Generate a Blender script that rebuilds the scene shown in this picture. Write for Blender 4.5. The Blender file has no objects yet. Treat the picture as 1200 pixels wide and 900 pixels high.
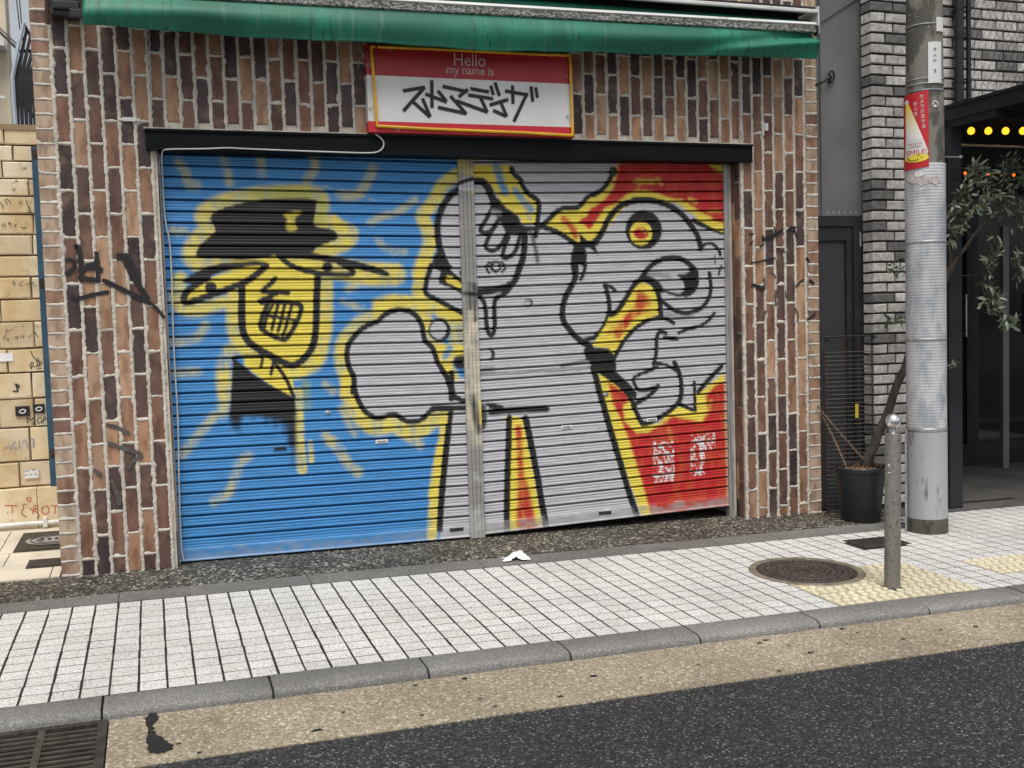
import bpy, bmesh, math, random
import numpy as np
from mathutils import Vector, Matrix
random.seed(7); rng = np.random.default_rng(7)
SC = bpy.context.scene
COL = SC.collection

# ------------------------------------------------------------------ camera, sky, sun, exposure
CAM = np.array([-0.0997, -5.8579, 1.2745]); YAW, PITCH, ROLL, FOC = 0.32748, -0.06297, -0.03067, 1239.87
_f = np.array([math.sin(YAW)*math.cos(PITCH), math.cos(YAW)*math.cos(PITCH), math.sin(PITCH)])
_r = np.array([math.cos(YAW), -math.sin(YAW), 0.0]); _u = np.cross(_r, _f)
RT = _r*math.cos(ROLL)+_u*math.sin(ROLL); UP = -_r*math.sin(ROLL)+_u*math.cos(ROLL); FW = _f
cd = bpy.data.cameras.new('camera'); cam = bpy.data.objects.new('camera', cd); COL.objects.link(cam)
cd.sensor_width = 36.0; cd.lens = 36.0*FOC/1200.0; cd.clip_start = 0.05; cd.clip_end = 2000
M = Matrix.Identity(4)
for i in range(3):
    M[i][0], M[i][1], M[i][2], M[i][3] = RT[i], UP[i], -FW[i], CAM[i]
cam.matrix_world = M
SC.camera = cam

SUN_EL, SUN_AZ = 64.0, 198.0          # degrees; azimuth measured clockwise from +Y
world = bpy.data.worlds.new('World'); SC.world = world; world.use_nodes = True
wn = world.node_tree; wn.nodes.clear()
sky = wn.nodes.new('ShaderNodeTexSky'); sky.sky_type = 'NISHITA'; sky.sun_disc = False
sky.sun_elevation = math.radians(SUN_EL); sky.sun_rotation = math.radians(SUN_AZ)
sky.air_density = 1.0; sky.dust_density = 2.5; sky.ozone_density = 1.0
hs = wn.nodes.new('ShaderNodeHueSaturation'); hs.inputs['Saturation'].default_value = 0.25
bg = wn.nodes.new('ShaderNodeBackground'); bg.inputs['Strength'].default_value = 0.07
wo = wn.nodes.new('ShaderNodeOutputWorld')
wn.links.new(sky.outputs[0], hs.inputs['Color']); wn.links.new(hs.outputs[0], bg.inputs[0]); wn.links.new(bg.outputs[0], wo.inputs[0])
sd = bpy.data.lights.new('sun', 'SUN'); sd.energy = 1.5; sd.angle = math.radians(35); sd.color = (1.0, 0.95, 0.88)
sun = bpy.data.objects.new('sun', sd); COL.objects.link(sun)
az, el = math.radians(SUN_AZ), math.radians(SUN_EL)
sun.rotation_euler = Vector((math.sin(az)*math.cos(el), math.cos(az)*math.cos(el), math.sin(el))).to_track_quat('Z', 'Y').to_euler()
SC.view_settings.view_transform = 'Standard'; SC.view_settings.look = 'None'
SC.view_settings.exposure = 0.9; SC.view_settings.gamma = 1.0; SC.view_settings.use_curve_mapping = False

# ------------------------------------------------------------------ helpers
GB, GC, G0 = -0.0147, 0.0125, -0.0102            # the street falls gently to the right
def G(x, y, off=0.0): return G0+GB*x+GC*y+off
GROT = (math.atan(GC), -math.atan(GB), 0)
def ray(u, v): return FW+RT*(u-600)/FOC-UP*(v-450)/FOC
def fy(u, v, y=0.0):                             # photo pixel -> point on an upright plane y = const
    d = ray(u, v); return CAM+d*((y-CAM[1])/d[1])
def gr(u, v, off=0.0):                           # photo pixel -> point on the pavement (or off metres above it)
    d = ray(u, v); t = (G0+off+GB*CAM[0]+GC*CAM[1]-CAM[2])/(d[2]-GB*d[0]-GC*d[1]); return CAM+d*t
def xz(u, v, y=0.0):
    p = fy(u, v, y); return (p[0], p[2])
def s2l(r, g, b):
    f = lambda c: (c/255/12.92) if c/255 <= 0.04045 else ((c/255+0.055)/1.055)**2.4
    return (f(r), f(g), f(b))

def link(o, parent=None):
    COL.objects.link(o)
    if parent is not None: o.parent = parent
    return o
def mesh_obj(name, verts, faces, mat=None, parent=None, smooth=False, loc=None):
    me = bpy.data.meshes.new(name); me.from_pydata([tuple(map(float, v)) for v in verts], [], faces); me.update()
    if mat: me.materials.append(mat)
    if smooth: me.polygons.foreach_set('use_smooth', [True]*len(me.polygons))
    o = bpy.data.objects.new(name, me)
    if loc is not None: o.location = loc
    return link(o, parent)
class MB:
    def __init__(s): s.v = []; s.f = []
    def add(s, v, f):
        n = len(s.v); s.v += [tuple(map(float, p)) for p in v]; s.f += [tuple(i+n for i in q) for q in f]; return s
    def box(s, x0, x1, y0, y1, z0, z1):
        return s.add([(x0,y0,z0),(x1,y0,z0),(x1,y1,z0),(x0,y1,z0),(x0,y0,z1),(x1,y0,z1),(x1,y1,z1),(x0,y1,z1)],
              [(3,2,1,0),(4,5,6,7),(0,1,5,4),(1,2,6,5),(2,3,7,6),(3,0,4,7)])
    def gbox(s, x0, x1, y0, y1, o0, o1):         # box that follows the falling street
        return s.add([(x,y,G(x,y,o)) for o in (o0,o1) for (x,y) in ((x0,y0),(x1,y0),(x1,y1),(x0,y1))],
              [(3,2,1,0),(4,5,6,7),(0,1,5,4),(1,2,6,5),(2,3,7,6),(3,0,4,7)])
    def bbox(s, x0, x1, y0, y1, z0, z1, b=0.003):  # box with its camera-side (-y) edges chamfered
        return s.add([(x0,y1,z0),(x1,y1,z0),(x1,y1,z1),(x0,y1,z1),(x0,y0+b,z0),(x1,y0+b,z0),(x1,y0+b,z1),(x0,y0+b,z1),
                      (x0+b,y0,z0+b),(x1-b,y0,z0+b),(x1-b,y0,z1-b),(x0+b,y0,z1-b)],
              [(0,4,5,1),(1,5,6,2),(2,6,7,3),(3,7,4,0),(4,8,9,5),(5,9,10,6),(6,10,11,7),(7,11,8,4),(8,11,10,9),(0,1,2,3)])
    def lathe(s, prof, n=24, c=(0,0,0), cap=True):
        v = []; f = []
        for (r, z) in prof:
            for k in range(n):
                a = 2*math.pi*k/n; v.append((c[0]+r*math.cos(a), c[1]+r*math.sin(a), c[2]+z))
        for i in range(len(prof)-1):
            for k in range(n):
                k2 = (k+1) % n; f.append((i*n+k, i*n+k2, (i+1)*n+k2, (i+1)*n+k))
        if cap: f.append(tuple(range(n-1,-1,-1))); f.append(tuple((len(prof)-1)*n+k for k in range(n)))
        return s.add(v, f)
    def tube(s, pts, r, n=6, cap=True):
        pts = [Vector(p) for p in pts]; rr = r if hasattr(r, '__len__') else [r]*len(pts)
        v = []; f = []; ref = None
        for i, p in enumerate(pts):
            t = (pts[min(i+1,len(pts)-1)]-pts[max(i-1,0)]).normalized()
            if ref is None: ref = t.orthogonal().normalized()
            a = (ref-t*ref.dot(t)).normalized(); b = t.cross(a); ref = a
            for k in range(n):
                q = 2*math.pi*k/n; w = p+(a*math.cos(q)+b*math.sin(q))*rr[i]; v.append(tuple(w))
        for i in range(len(pts)-1):
            for k in range(n):
                k2 = (k+1) % n; f.append((i*n+k, i*n+k2, (i+1)*n+k2, (i+1)*n+k))
        if cap: f.append(tuple(range(n-1,-1,-1))); f.append(tuple((len(pts)-1)*n+k for k in range(n)))
        return s.add(v, f)
    def ribbon(s, pts, w, y):                    # flat upright ribbon in plane y (x,z points), for paint strokes
        P = np.array(pts, float); n = len(P); T = np.gradient(P, axis=0); L = np.hypot(T[:,0], T[:,1])+1e-9; N = np.stack([-T[:,1]/L, T[:,0]/L], 1)
        ww = np.full(n, w/2.0) if np.isscalar(w) else np.array(w)/2.0
        A = P+N*ww[:,None]; B = P-N*ww[:,None]
        v = [(a[0], y, a[1]) for a in A]+[(a[0], y, a[1]) for a in B]
        return s.add(v, [(i+1, i, n+i, n+i+1) for i in range(n-1)])
    def poly(s, pts, y):
        return s.add([(p[0], y, p[1]) for p in pts], [tuple(range(len(pts)))])
    def obj(s, name, mat=None, parent=None, smooth=False, loc=None): return mesh_obj(name, s.v, s.f, mat, parent, smooth, loc)
def smooth_by_angle(o, deg=35):
    me = o.data; me.polygons.foreach_set('use_smooth', [True]*len(me.polygons))
    try: me.set_sharp_from_angle(angle=math.radians(deg))
    except Exception: pass
    return o
def empty(name, loc=(0,0,0)):
    o = bpy.data.objects.new(name, None); o.location = loc; o.empty_display_size = 0.1; return link(o)
def child(o, root):                              # parent while keeping world coordinates of a mesh built in world space
    o.parent = root; o.matrix_parent_inverse = Matrix.Translation(-Vector(root.location)); return o
def tag(o, label=None, cat=None, group=None, kind=None):
    if label: o['label'] = label
    if cat: o['category'] = cat
    if group: o['group'] = group
    if kind: o['kind'] = kind
    return o
def chaikin(P, it=2, closed=False):
    P = np.array(P, float)
    for _ in range(it):
        Q = np.roll(P, -1, 0) if closed else P[1:]
        A = P if closed else P[:-1]
        R = np.empty((2*len(A), P.shape[1])); R[0::2] = .75*A+.25*Q; R[1::2] = .25*A+.75*Q
        P = R if closed else np.vstack([P[:1], R, P[-1:]])
    return P

# ------------------------------------------------------------------ procedural materials
def nodes(name):
    m = bpy.data.materials.new(name); m.use_nodes = True; nt = m.node_tree; b = nt.nodes['Principled BSDF']
    return m, nt, b
def nd(nt, t, **kw):
    n = nt.nodes.new(t)
    for k, v in kw.items():
        if k in n.inputs: n.inputs[k].default_value = v
        else: setattr(n, k, v)
    return n
def mixc(nt, fac, a, b, mode='MIX'):
    n = nt.nodes.new('ShaderNodeMix'); n.data_type = 'RGBA'; n.blend_type = mode; n.clamp_factor = True
    for i, x in ((0, fac), (6, a), (7, b)):
        if isinstance(x, (int, float)): n.inputs[i].default_value = x
        elif isinstance(x, tuple): n.inputs[i].default_value = (*x[:3], 1)
        else: nt.links.new(x, n.inputs[i])
    return n.outputs[2]
def ramp(nt, src, lo, hi):
    n = nt.nodes.new('ShaderNodeMapRange'); n.interpolation_type = 'SMOOTHSTEP'; n.inputs[1].default_value = lo; n.inputs[2].default_value = hi
    nt.links.new(src, n.inputs[0]); return n.outputs[0]
def pos(nt, scale=(1,1,1)):
    g = nt.nodes.new('ShaderNodeNewGeometry'); v = nt.nodes.new('ShaderNodeVectorMath'); v.operation = 'MULTIPLY'
    nt.links.new(g.outputs['Position'], v.inputs[0]); v.inputs[1].default_value = scale; return v.outputs[0]
def noise(nt, vec, scale, detail=3, rough=.55):
    n = nt.nodes.new('ShaderNodeTexNoise'); n.inputs['Scale'].default_value = scale; n.inputs['Detail'].default_value = detail; n.inputs['Roughness'].default_value = rough
    nt.links.new(vec, n.inputs['Vector']); return n.outputs[0]
def voro(nt, vec, scale, out='Color'):
    n = nt.nodes.new('ShaderNodeTexVoronoi'); n.inputs['Scale'].default_value = scale; nt.links.new(vec, n.inputs['Vector']); return n.outputs[out]
def bump(nt, b, h, strength=.3, dist=.002):
    n = nt.nodes.new('ShaderNodeBump'); n.inputs['Strength'].default_value = strength; n.inputs['Distance'].default_value = dist
    nt.links.new(h, n.inputs['Height']); nt.links.new(n.outputs[0], b.inputs['Normal'])
def plain(name, col, rough=.6, metal=0.0, var=.35, scale=6, dirt=None, bstr=.15, bscale=80, stretch=(1,1,1)):
    m, nt, b = nodes(name); P = pos(nt, stretch)
    c = mixc(nt, ramp(nt, noise(nt, P, scale, 5), .3, .72), tuple(x*(1-var) for x in col), tuple(min(1, x*(1+var*.5)) for x in col))
    if dirt: c = mixc(nt, ramp(nt, noise(nt, P, scale*2.3, 6, .65), .55, .75), c, dirt)
    nt.links.new(c, b.inputs['Base Color']); b.inputs['Roughness'].default_value = rough; b.inputs['Metallic'].default_value = metal
    if bstr: bump(nt, b, noise(nt, P, bscale, 4), bstr)
    return m
def speckle(name, cols, scale, rough=.85, blotch=.25, bstr=.4, bdist=.002, rnd=0.0, stain=None):
    """grains: list of (threshold, colour) over a random value per cell"""
    m, nt, b = nodes(name); P = pos(nt)
    v = voro(nt, P, scale); sep = nt.nodes.new('ShaderNodeSeparateColor'); nt.links.new(v, sep.inputs[0])
    r = nt.nodes.new('ShaderNodeValToRGB'); r.color_ramp.interpolation = 'CONSTANT'
    e = r.color_ramp.elements
    e[0].position = 0; e[0].color = (*cols[0][1], 1); e[1].position = cols[1][0]; e[1].color = (*cols[1][1], 1)
    for t, c in cols[2:]:
        q = e.new(t); q.color = (*c, 1)
    nt.links.new(sep.outputs[0], r.inputs[0]); c = r.outputs[0]
    avg = tuple(sum(cc[1][i] for cc in cols)/len(cols) for i in range(3))
    n1 = noise(nt, P, 1.7, 5, .6)
    c = mixc(nt, 1.0, c, mixc(nt, ramp(nt, n1, .25, .75), (1-blotch,)*3, (1+blotch*.5,)*3), 'MULTIPLY')
    if rnd:
        oi = nt.nodes.new('ShaderNodeObjectInfo')
        c = mixc(nt, 1.0, c, mixc(nt, oi.outputs['Random'], (1-rnd, 1-rnd, 1-rnd*1.1), (1.0, 1.0, 1.0)), 'MULTIPLY')
    if stain:
        c = mixc(nt, ramp(nt, noise(nt, P, 4.3, 6, .7), .57, .75), c, stain)
    nt.links.new(c, b.inputs['Base Color']); b.inputs['Roughness'].default_value = rough
    bump(nt, b, sep.outputs[1], bstr, bdist)
    return m

MT = {}
MT['asphalt'] = speckle('asphalt', [(0,(.011,.011,.012)),(.35,(.020,.020,.022)),(.62,(.036,.036,.038)),(.84,(.07,.07,.07)),(.95,(.17,.17,.165))], 150, .8, .25, .7, .003)
MT['gutter'] = speckle('gutter_concrete', [(0,(.20,.165,.115)),(.25,(.27,.225,.16)),(.6,(.33,.285,.205)),(.87,(.42,.38,.30)),(.96,(.55,.52,.45))], 130, .85, .3, .4, .0015, stain=(.15,.125,.09))
MT['kerb'] = speckle('kerb_granite', [(0,(.15,.148,.143)),(.3,(.20,.196,.19)),(.6,(.235,.23,.225)),(.85,(.31,.308,.30))], 250, .75, .25, .3, .001, rnd=.18)
MT['edging'] = speckle('edging_concrete', [(0,(.10,.097,.092)),(.3,(.15,.146,.138)),(.7,(.19,.185,.175)),(.92,(.27,.26,.25))], 230, .85, .3, .3, .001, stain=(.07,.067,.06))
MT['apron'] = speckle('exposed_aggregate', [(0,(.022,.021,.017)),(.35,(.055,.05,.04)),(.6,(.10,.092,.072)),(.8,(.20,.185,.15)),(.93,(.42,.40,.34))], 85, .7, .35, .9, .004, stain=(.03,.03,.02))
MT['tile'] = speckle('paving_granite', [(0,(.32,.315,.31)),(.16,(.57,.565,.55)),(.4,(.65,.645,.63)),(.75,(.71,.705,.69))], 230, .8, .14, .25, .0008, rnd=.13)
MT['tactile'] = speckle('tactile_yellow', [(0,(.58,.53,.37)),(.3,(.68,.63,.46)),(.7,(.73,.69,.54))], 150, .8, .2, .3, .001, rnd=.12, stain=(.66,.62,.50))
MT['tactile_base'] = speckle('tactile_soiled', [(0,(.34,.30,.20)),(.3,(.48,.43,.29)),(.7,(.58,.53,.38))], 150, .85, .3, .3, .001, rnd=.15, stain=(.30,.27,.2))
MT['joint'] = plain('joint_sand', (.020,.018,.015), .95, var=.4, scale=30)
MT['mortar'] = plain('pale_mortar', (.58,.535,.465), .95, var=.25, scale=9, dirt=(.42,.38,.33), bstr=.9, bscale=130)
MT['dark_mortar'] = plain('dark_mortar', (.035,.034,.034), .95, var=.4, scale=20)
MT['black_paint'] = plain('black_paint', (.012,.012,.014), .5, var=.4, scale=25, dirt=(.03,.03,.035))
MT['lintel'] = plain('lintel_paint', (.005,.007,.009), .6, var=.4, scale=4, dirt=(.013,.013,.013), stretch=(.4,1,6))
MT['lintel'].node_tree.nodes['Principled BSDF'].inputs['Specular IOR Level'].default_value = .12
MT['white_pvc'] = plain('white_cable', (.55,.54,.52), .5, var=.2)
MT['alu'] = plain('dull_aluminium', (.42,.42,.42), .42, .55, var=.3, scale=5, dirt=(.2,.19,.17), stretch=(9,9,1))
MT['steel'] = plain('galvanised_steel', (.45,.46,.47), .4, .6, var=.3, scale=14, dirt=(.28,.28,.28))
MT['dark_metal'] = plain('charcoal_metal', (.028,.03,.031), .45, .2, var=.3, scale=6)
MT['panel'] = plain('grey_sheet', (.17,.17,.173), .42, .15, var=.18, scale=2.0, dirt=(.10,.10,.10), bstr=.05)
MT['rust'] = plain('rusty_wire', (.06,.035,.022), .8, .2, var=.5, scale=30)
MT['navy_metal'] = plain('navy_black_metal', (.016,.019,.024), .4, .2, var=.3, scale=6)
MT['cast_iron'] = plain('cast_iron', (.055,.046,.042), .6, .35, var=.5, scale=25, dirt=(.13,.11,.09), bstr=.5, bscale=160)
MT['rim'] = plain('manhole_rim', (.20,.17,.125), .7, .1, var=.4, scale=18)
MT['blue_steel'] = plain('blue_paint', (.028,.085,.15), .55, var=.35, scale=5, dirt=(.02,.05,.08))
MT['red'] = plain('sign_red', (.40,.018,.026), .4, var=.1, scale=3, bstr=0)
MT['red2'] = plain('sign_bright_red', (.56,.02,.03), .4, var=.1, scale=3, bstr=0)
MT['white'] = plain('sign_white', (.72,.72,.72), .4, var=.06, scale=3, bstr=0)
MT['yellow_tube'] = plain('yellow_tube', (.75,.42,.02), .35, var=.15, scale=8, bstr=0)
MT['ink'] = plain('black_ink', (.012,.012,.014), .5, var=.2, bstr=0)
MT['pink_ink'] = plain('pale_letter', (.62,.48,.48), .5, var=.1, bstr=0)
MT['paper'] = plain('white_tissue', (.82,.83,.85), .9, var=.08, scale=30)
MT['pot'] = plain('black_plastic', (.014,.016,.02), .5, var=.3, scale=6)
MT['soil'] = speckle('dry_leaf_litter', [(0,(.03,.02,.014)),(.3,(.10,.05,.025)),(.55,(.22,.12,.055)),(.8,(.38,.25,.13))], 75, .9, .3, 1.0, .006)
MT['bark'] = plain('bark', (.055,.043,.034), .9, var=.5, scale=22, bstr=.8, bscale=60, stretch=(1,1,.35))
MT['stone_mortar'] = plain('stone_joint', (.20,.16,.11), .95, var=.4, scale=14)
MT['alley_slab'] = plain('cream_paving', (.62,.56,.46), .8, var=.15, scale=2.5, dirt=(.46,.38,.27))
MT['cream_wall'] = plain('cream_render', (.62,.55,.42), .9, var=.15, scale=1.2)
MT['concrete_dark'] = plain('porch_concrete', (.11,.105,.098), .8, var=.3, scale=3, dirt=(.06,.058,.05))
MT['chrome'] = plain('polished_steel', (.80,.80,.81), .24, .9, var=.1, scale=20, bstr=0)

# glazed brick slips: base tint from the object's own colour, flashed darker and lighter inside each slip
def brick_mat(name, attr=None, rough=.62):
    m, nt, b = nodes(name); P = pos(nt)
    if attr:
        a = nt.nodes.new('ShaderNodeAttribute'); a.attribute_name = attr; base = a.outputs['Color']
    else:
        a = nt.nodes.new('ShaderNodeObjectInfo'); base = a.outputs['Color']
    n = noise(nt, pos(nt, (1,1,.35)), 16, 4, .6)
    c = mixc(nt, ramp(nt, n, .42, .66), base, mixc(nt, 1.0, base, (.58,.50,.47), 'MULTIPLY'))
    n2 = noise(nt, P, 9, 3)
    c = mixc(nt, ramp(nt, n2, .5, .75), c, mixc(nt, .4, c, (.30,.19,.12)))
    c = mixc(nt, ramp(nt, noise(nt, P, 150, 3, .7), .66, .74), c, (.50,.45,.38))       # mortar splashes
    nt.links.new(c, b.inputs['Base Color']); b.inputs['Roughness'].default_value = rough
    bump(nt, b, noise(nt, P, 110, 4), .35, .0015)
    return m
MT['brick'] = brick_mat('brick_slip'); MT['brick_attr'] = brick_mat('brick_slip_many', 'tint')
def grey_brick_mat():
    m, nt, b = nodes('grey_brick'); P = pos(nt); a = nt.nodes.new('ShaderNodeObjectInfo'); base = a.outputs['Color']
    c = mixc(nt, ramp(nt, noise(nt, P, 28, 6, .7), .38, .62), mixc(nt, 1.0, base, (.66,.65,.65), 'MULTIPLY'), base)
    c = mixc(nt, ramp(nt, noise(nt, P, 75, 4, .7), .62, .7), c, (.06,.06,.06))
    nt.links.new(c, b.inputs['Base Color']); b.inputs['Roughness'].default_value = .85
    bump(nt, b, noise(nt, P, 70, 5), .6, .003); return m
MT['grey_brick'] = grey_brick_mat()
def stone_mat():
    m, nt, b = nodes('cream_stone'); P = pos(nt); a = nt.nodes.new('ShaderNodeObjectInfo'); base = a.outputs['Color']
    c = mixc(nt, ramp(nt, noise(nt, P, 5, 5, .65), .35, .7), base, mixc(nt, 1.0, base, (.80,.70,.54), 'MULTIPLY'))
    c = mixc(nt, ramp(nt, noise(nt, P, 17, 5, .7), .6, .72), c, (.20,.15,.09))
    nt.links.new(c, b.inputs['Base Color']); b.inputs['Roughness'].default_value = .75
    bump(nt, b, noise(nt, P, 12, 5), .35, .006); return m
MT['stone'] = stone_mat()
def canvas_mat():
    m, nt, b = nodes('green_canvas'); P = pos(nt)
    st = noise(nt, pos(nt, (1,.2,.10)), 24, 5, .7)
    bl = noise(nt, pos(nt, (1,.4,.6)), 2.6, 4, .6)
    c = mixc(nt, ramp(nt, bl, .38, .62), (.006,.115,.070), (.011,.19,.118))
    c = mixc(nt, ramp(nt, st, .56, .70), c, mixc(nt, .35, c, (.14,.26,.21)))
    dk = nt.nodes.new('ShaderNodeMath'); dk.operation = 'MULTIPLY'
    nt.links.new(ramp(nt, noise(nt, pos(nt, (1,.2,.16)), 36, 4, .75), .54, .64), dk.inputs[0]); nt.links.new(ramp(nt, bl, .42, .55), dk.inputs[1])
    c = mixc(nt, dk.outputs[0], c, (.006,.07,.046))
    nt.links.new(c, b.inputs['Base Color']); b.inputs['Roughness'].default_value = .55
    bump(nt, b, noise(nt, P, 260, 2), .12, .0006); return m
MT['canvas'] = canvas_mat()
def mould_alu():
    m, nt, b = nodes('mouldy_white_rail'); P = pos(nt)
    c = mixc(nt, ramp(nt, noise(nt, pos(nt, (1,1,2)), 55, 5, .75), .40, .56), (.40,.40,.38), (.04,.04,.034))
    nt.links.new(c, b.inputs['Base Color']); b.inputs['Roughness'].default_value = .5; return m
MT['mould_alu'] = mould_alu()
MT['white_rail'] = plain('white_rail', (.70,.70,.68), .45, var=.15, scale=7, dirt=(.35,.34,.31), stretch=(.5,1,1))
def paint_mat(name, rough=.5):
    m, nt, b = nodes(name); P = pos(nt); a = nt.nodes.new('ShaderNodeAttribute'); a.attribute_name = 'paint'
    c = mixc(nt, 1.0, a.outputs['Color'], mixc(nt, ramp(nt, noise(nt, pos(nt, (.6,1,14)), 9, 5, .65), .3, .75), (.74,.74,.75), (1.1,1.1,1.1)), 'MULTIPLY')
    c = mixc(nt, ramp(nt, noise(nt, pos(nt, (2,1,60)), 6, 5, .8), .72, .80), c, (.62,.62,.61))      # scratched-through lines
    c = mixc(nt, ramp(nt, noise(nt, P, 4.5, 6, .7), .6, .85), c, mixc(nt, .4, c, (.10,.095,.085)))
    nt.links.new(c, b.inputs['Base Color']); b.inputs['Roughness'].default_value = rough
    bump(nt, b, noise(nt, pos(nt, (.3,1,6)), 60, 3), .12, .0008); return m
MT['paint'] = paint_mat('shutter_paint')
def pole_mat():
    m, nt, b = nodes('weathered_concrete_pole'); P = pos(nt)
    c = mixc(nt, ramp(nt, noise(nt, pos(nt,(1,1,.5)), 5, 5), .45, .52), (.085,.08,.068), (.20,.19,.165))
    c = mixc(nt, ramp(nt, noise(nt, P, 45, 4), .64, .7), c, (.30,.29,.27))
    nt.links.new(c, b.inputs['Base Color']); b.inputs['Roughness'].default_value = .85; bump(nt, b, noise(nt, P, 120, 4), .3, .001); return m
MT['pole'] = pole_mat()
def flaky(name, base, fleck, sc=22, lo=.57, hi=.6, rough=.6, metal=0.1, stretch=(1,1,.45)):
    m, nt, b = nodes(name); P = pos(nt, stretch)
    c = mixc(nt, ramp(nt, noise(nt, P, 4, 5), .3, .7), tuple(x*.8 for x in base), base)
    c = mixc(nt, ramp(nt, noise(nt, P, sc, 6, .65), lo, hi), c, fleck)
    nt.links.new(c, b.inputs['Base Color']); b.inputs['Roughness'].default_value = rough; b.inputs['Metallic'].default_value = metal
    bump(nt, b, noise(nt, P, sc*3, 4), .25, .001); return m
MT['pole_sleeve'] = flaky('flaking_grey_sleeve', (.40,.41,.43), (.16,.155,.145), 13, .55, .66, stretch=(1,1,.22))
MT['pole_base'] = flaky('dark_pole_base', (.075,.072,.06), (.025,.024,.02), 14, .52, .62, .9, 0)
MT['sheet'] = flaky('ribbed_white_sheet', (.60,.61,.63), (.30,.33,.37), 5, .42, .62, .45, .15)
MT['bollard'] = flaky('chipped_bollard', (.25,.235,.21), (.07,.062,.054), 90, .585, .61, .55, .35, (1,1,.6))
def leaf_mat():
    m, nt, b = nodes('olive_leaf'); a = nt.nodes.new('ShaderNodeAttribute'); a.attribute_name = 'tint'
    g = nt.nodes.new('ShaderNodeNewGeometry')
    c = mixc(nt, g.outputs['Backfacing'], a.outputs['Color'], mixc(nt, .55, a.outputs['Color'], (.25,.28,.22)))
    nt.links.new(c, b.inputs['Base Color']); b.inputs['Roughness'].default_value = .45; return m
MT['leaf'] = leaf_mat()
def emit(name, col, s):
    m, nt, b = nodes(name); b.inputs['Base Color'].default_value = (*col, 1); b.inputs['Emission Color'].default_value = (*col, 1); b.inputs['Emission Strength'].default_value = s; return m
MT['bulb'] = emit('lit_bulb', (1.0,.50,.025), .95); MT['bulb_dim'] = emit('dim_bulb', (1.0,.22,.02), .55)
def glass_dark():
    m, nt, b = nodes('door_glass'); b.inputs['Base Color'].default_value = (.010,.010,.012,1); b.inputs['Roughness'].default_value = .06
    b.inputs['Transmission Weight'].default_value = .0; b.inputs['Specular IOR Level'].default_value = .35; return m
MT['glass'] = glass_dark()
def text_mesh(body, size, align='LEFT', spacing=1.0):
    cu = bpy.data.curves.new('t', 'FONT'); cu.body = body; cu.size = size; cu.align_x = align; cu.space_character = spacing; cu.resolution_u = 3
    o = bpy.data.objects.new('t', cu); COL.objects.link(o); dg = bpy.context.evaluated_depsgraph_get(); dg.update()
    me = bpy.data.meshes.new_from_object(o.evaluated_get(dg)); bpy.data.objects.remove(o); bpy.data.curves.remove(cu)
    v = [tuple(q.co) for q in me.vertices]; f = [tuple(p.vertices) for p in me.polygons]; bpy.data.meshes.remove(me); return v, f

# ================================================================== GROUND
TX0, TW = -0.30296, 0.09985                      # paving grid, measured: 10 cm setts
TY0, TR = -0.590, 0.0985
KY = TY0-13*TR                                   # back of kerb
RO = -0.034                                      # road level under pavement level
def gsheet(name, x0, x1, y0, y1, off, mat, nx=1, ny=1):
    v = []; f = []
    for j in range(ny+1):
        for i in range(nx+1):
            x = x0+(x1-x0)*i/nx; y = y0+(y1-y0)*j/ny; v.append((x, y, G(x, y, off)))
    for j in range(ny):
        for i in range(nx):
            a = j*(nx+1)+i; f.append((a, a+1, a+nx+2, a+nx+1))
    return mesh_obj(name, v, f, mat)
tag(gsheet('ground', -400, 400, -400, 400, -0.30, MT['concrete_dark'], 8, 8), kind='structure')
tag(gsheet('road', -60, 60, -14, KY-0.60, RO, MT['asphalt'], 4, 1), kind='structure')
gut = MB(); gut.gbox(-0.297, 60, KY-0.60, KY-0.167, RO-.2, RO+.004); gut.gbox(-60, -1.55, KY-0.60, KY-0.167, RO-.2, RO+.004)
gutter = tag(gut.obj('gutter', MT['gutter']), kind='structure')
# tar patch in the gutter
tp = [gr(u, v, RO+.008) for (u, v) in ((174,836),(184,834),(186,843),(180,850),(183,858),(192,866),(204,873),(200,879),(186,882),(174,882),(171,868),(174,858),(170,846))]
tp = chaikin([(p[0], p[1]) for p in tp], 2, True); tp = tp+rng.normal(0, .0045, tp.shape)
mesh_obj('tar_patch', [(p[0], p[1], G(p[0], p[1], RO+.008)) for p in tp], [tuple(range(len(tp)))], MT['black_paint'], gutter)
spots = MB()
for i in range(26):
    x = random.uniform(-.2, 4.2); y = random.uniform(KY-.57, KY-.2); r = random.uniform(.004, .011); a0 = random.random()*3
    n = 7; spots.add([(x+r*random.uniform(.6,1.3)*1.6*math.cos(a0+k*2*math.pi/n), y+r*random.uniform(.6,1.3)*math.sin(a0+k*2*math.pi/n), G(x, y, RO+.0065)) for k in range(n)], [tuple(range(n))])
tag(spots.obj('gum_spot', MT['black_paint'], gutter), kind='stuff')
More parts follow.
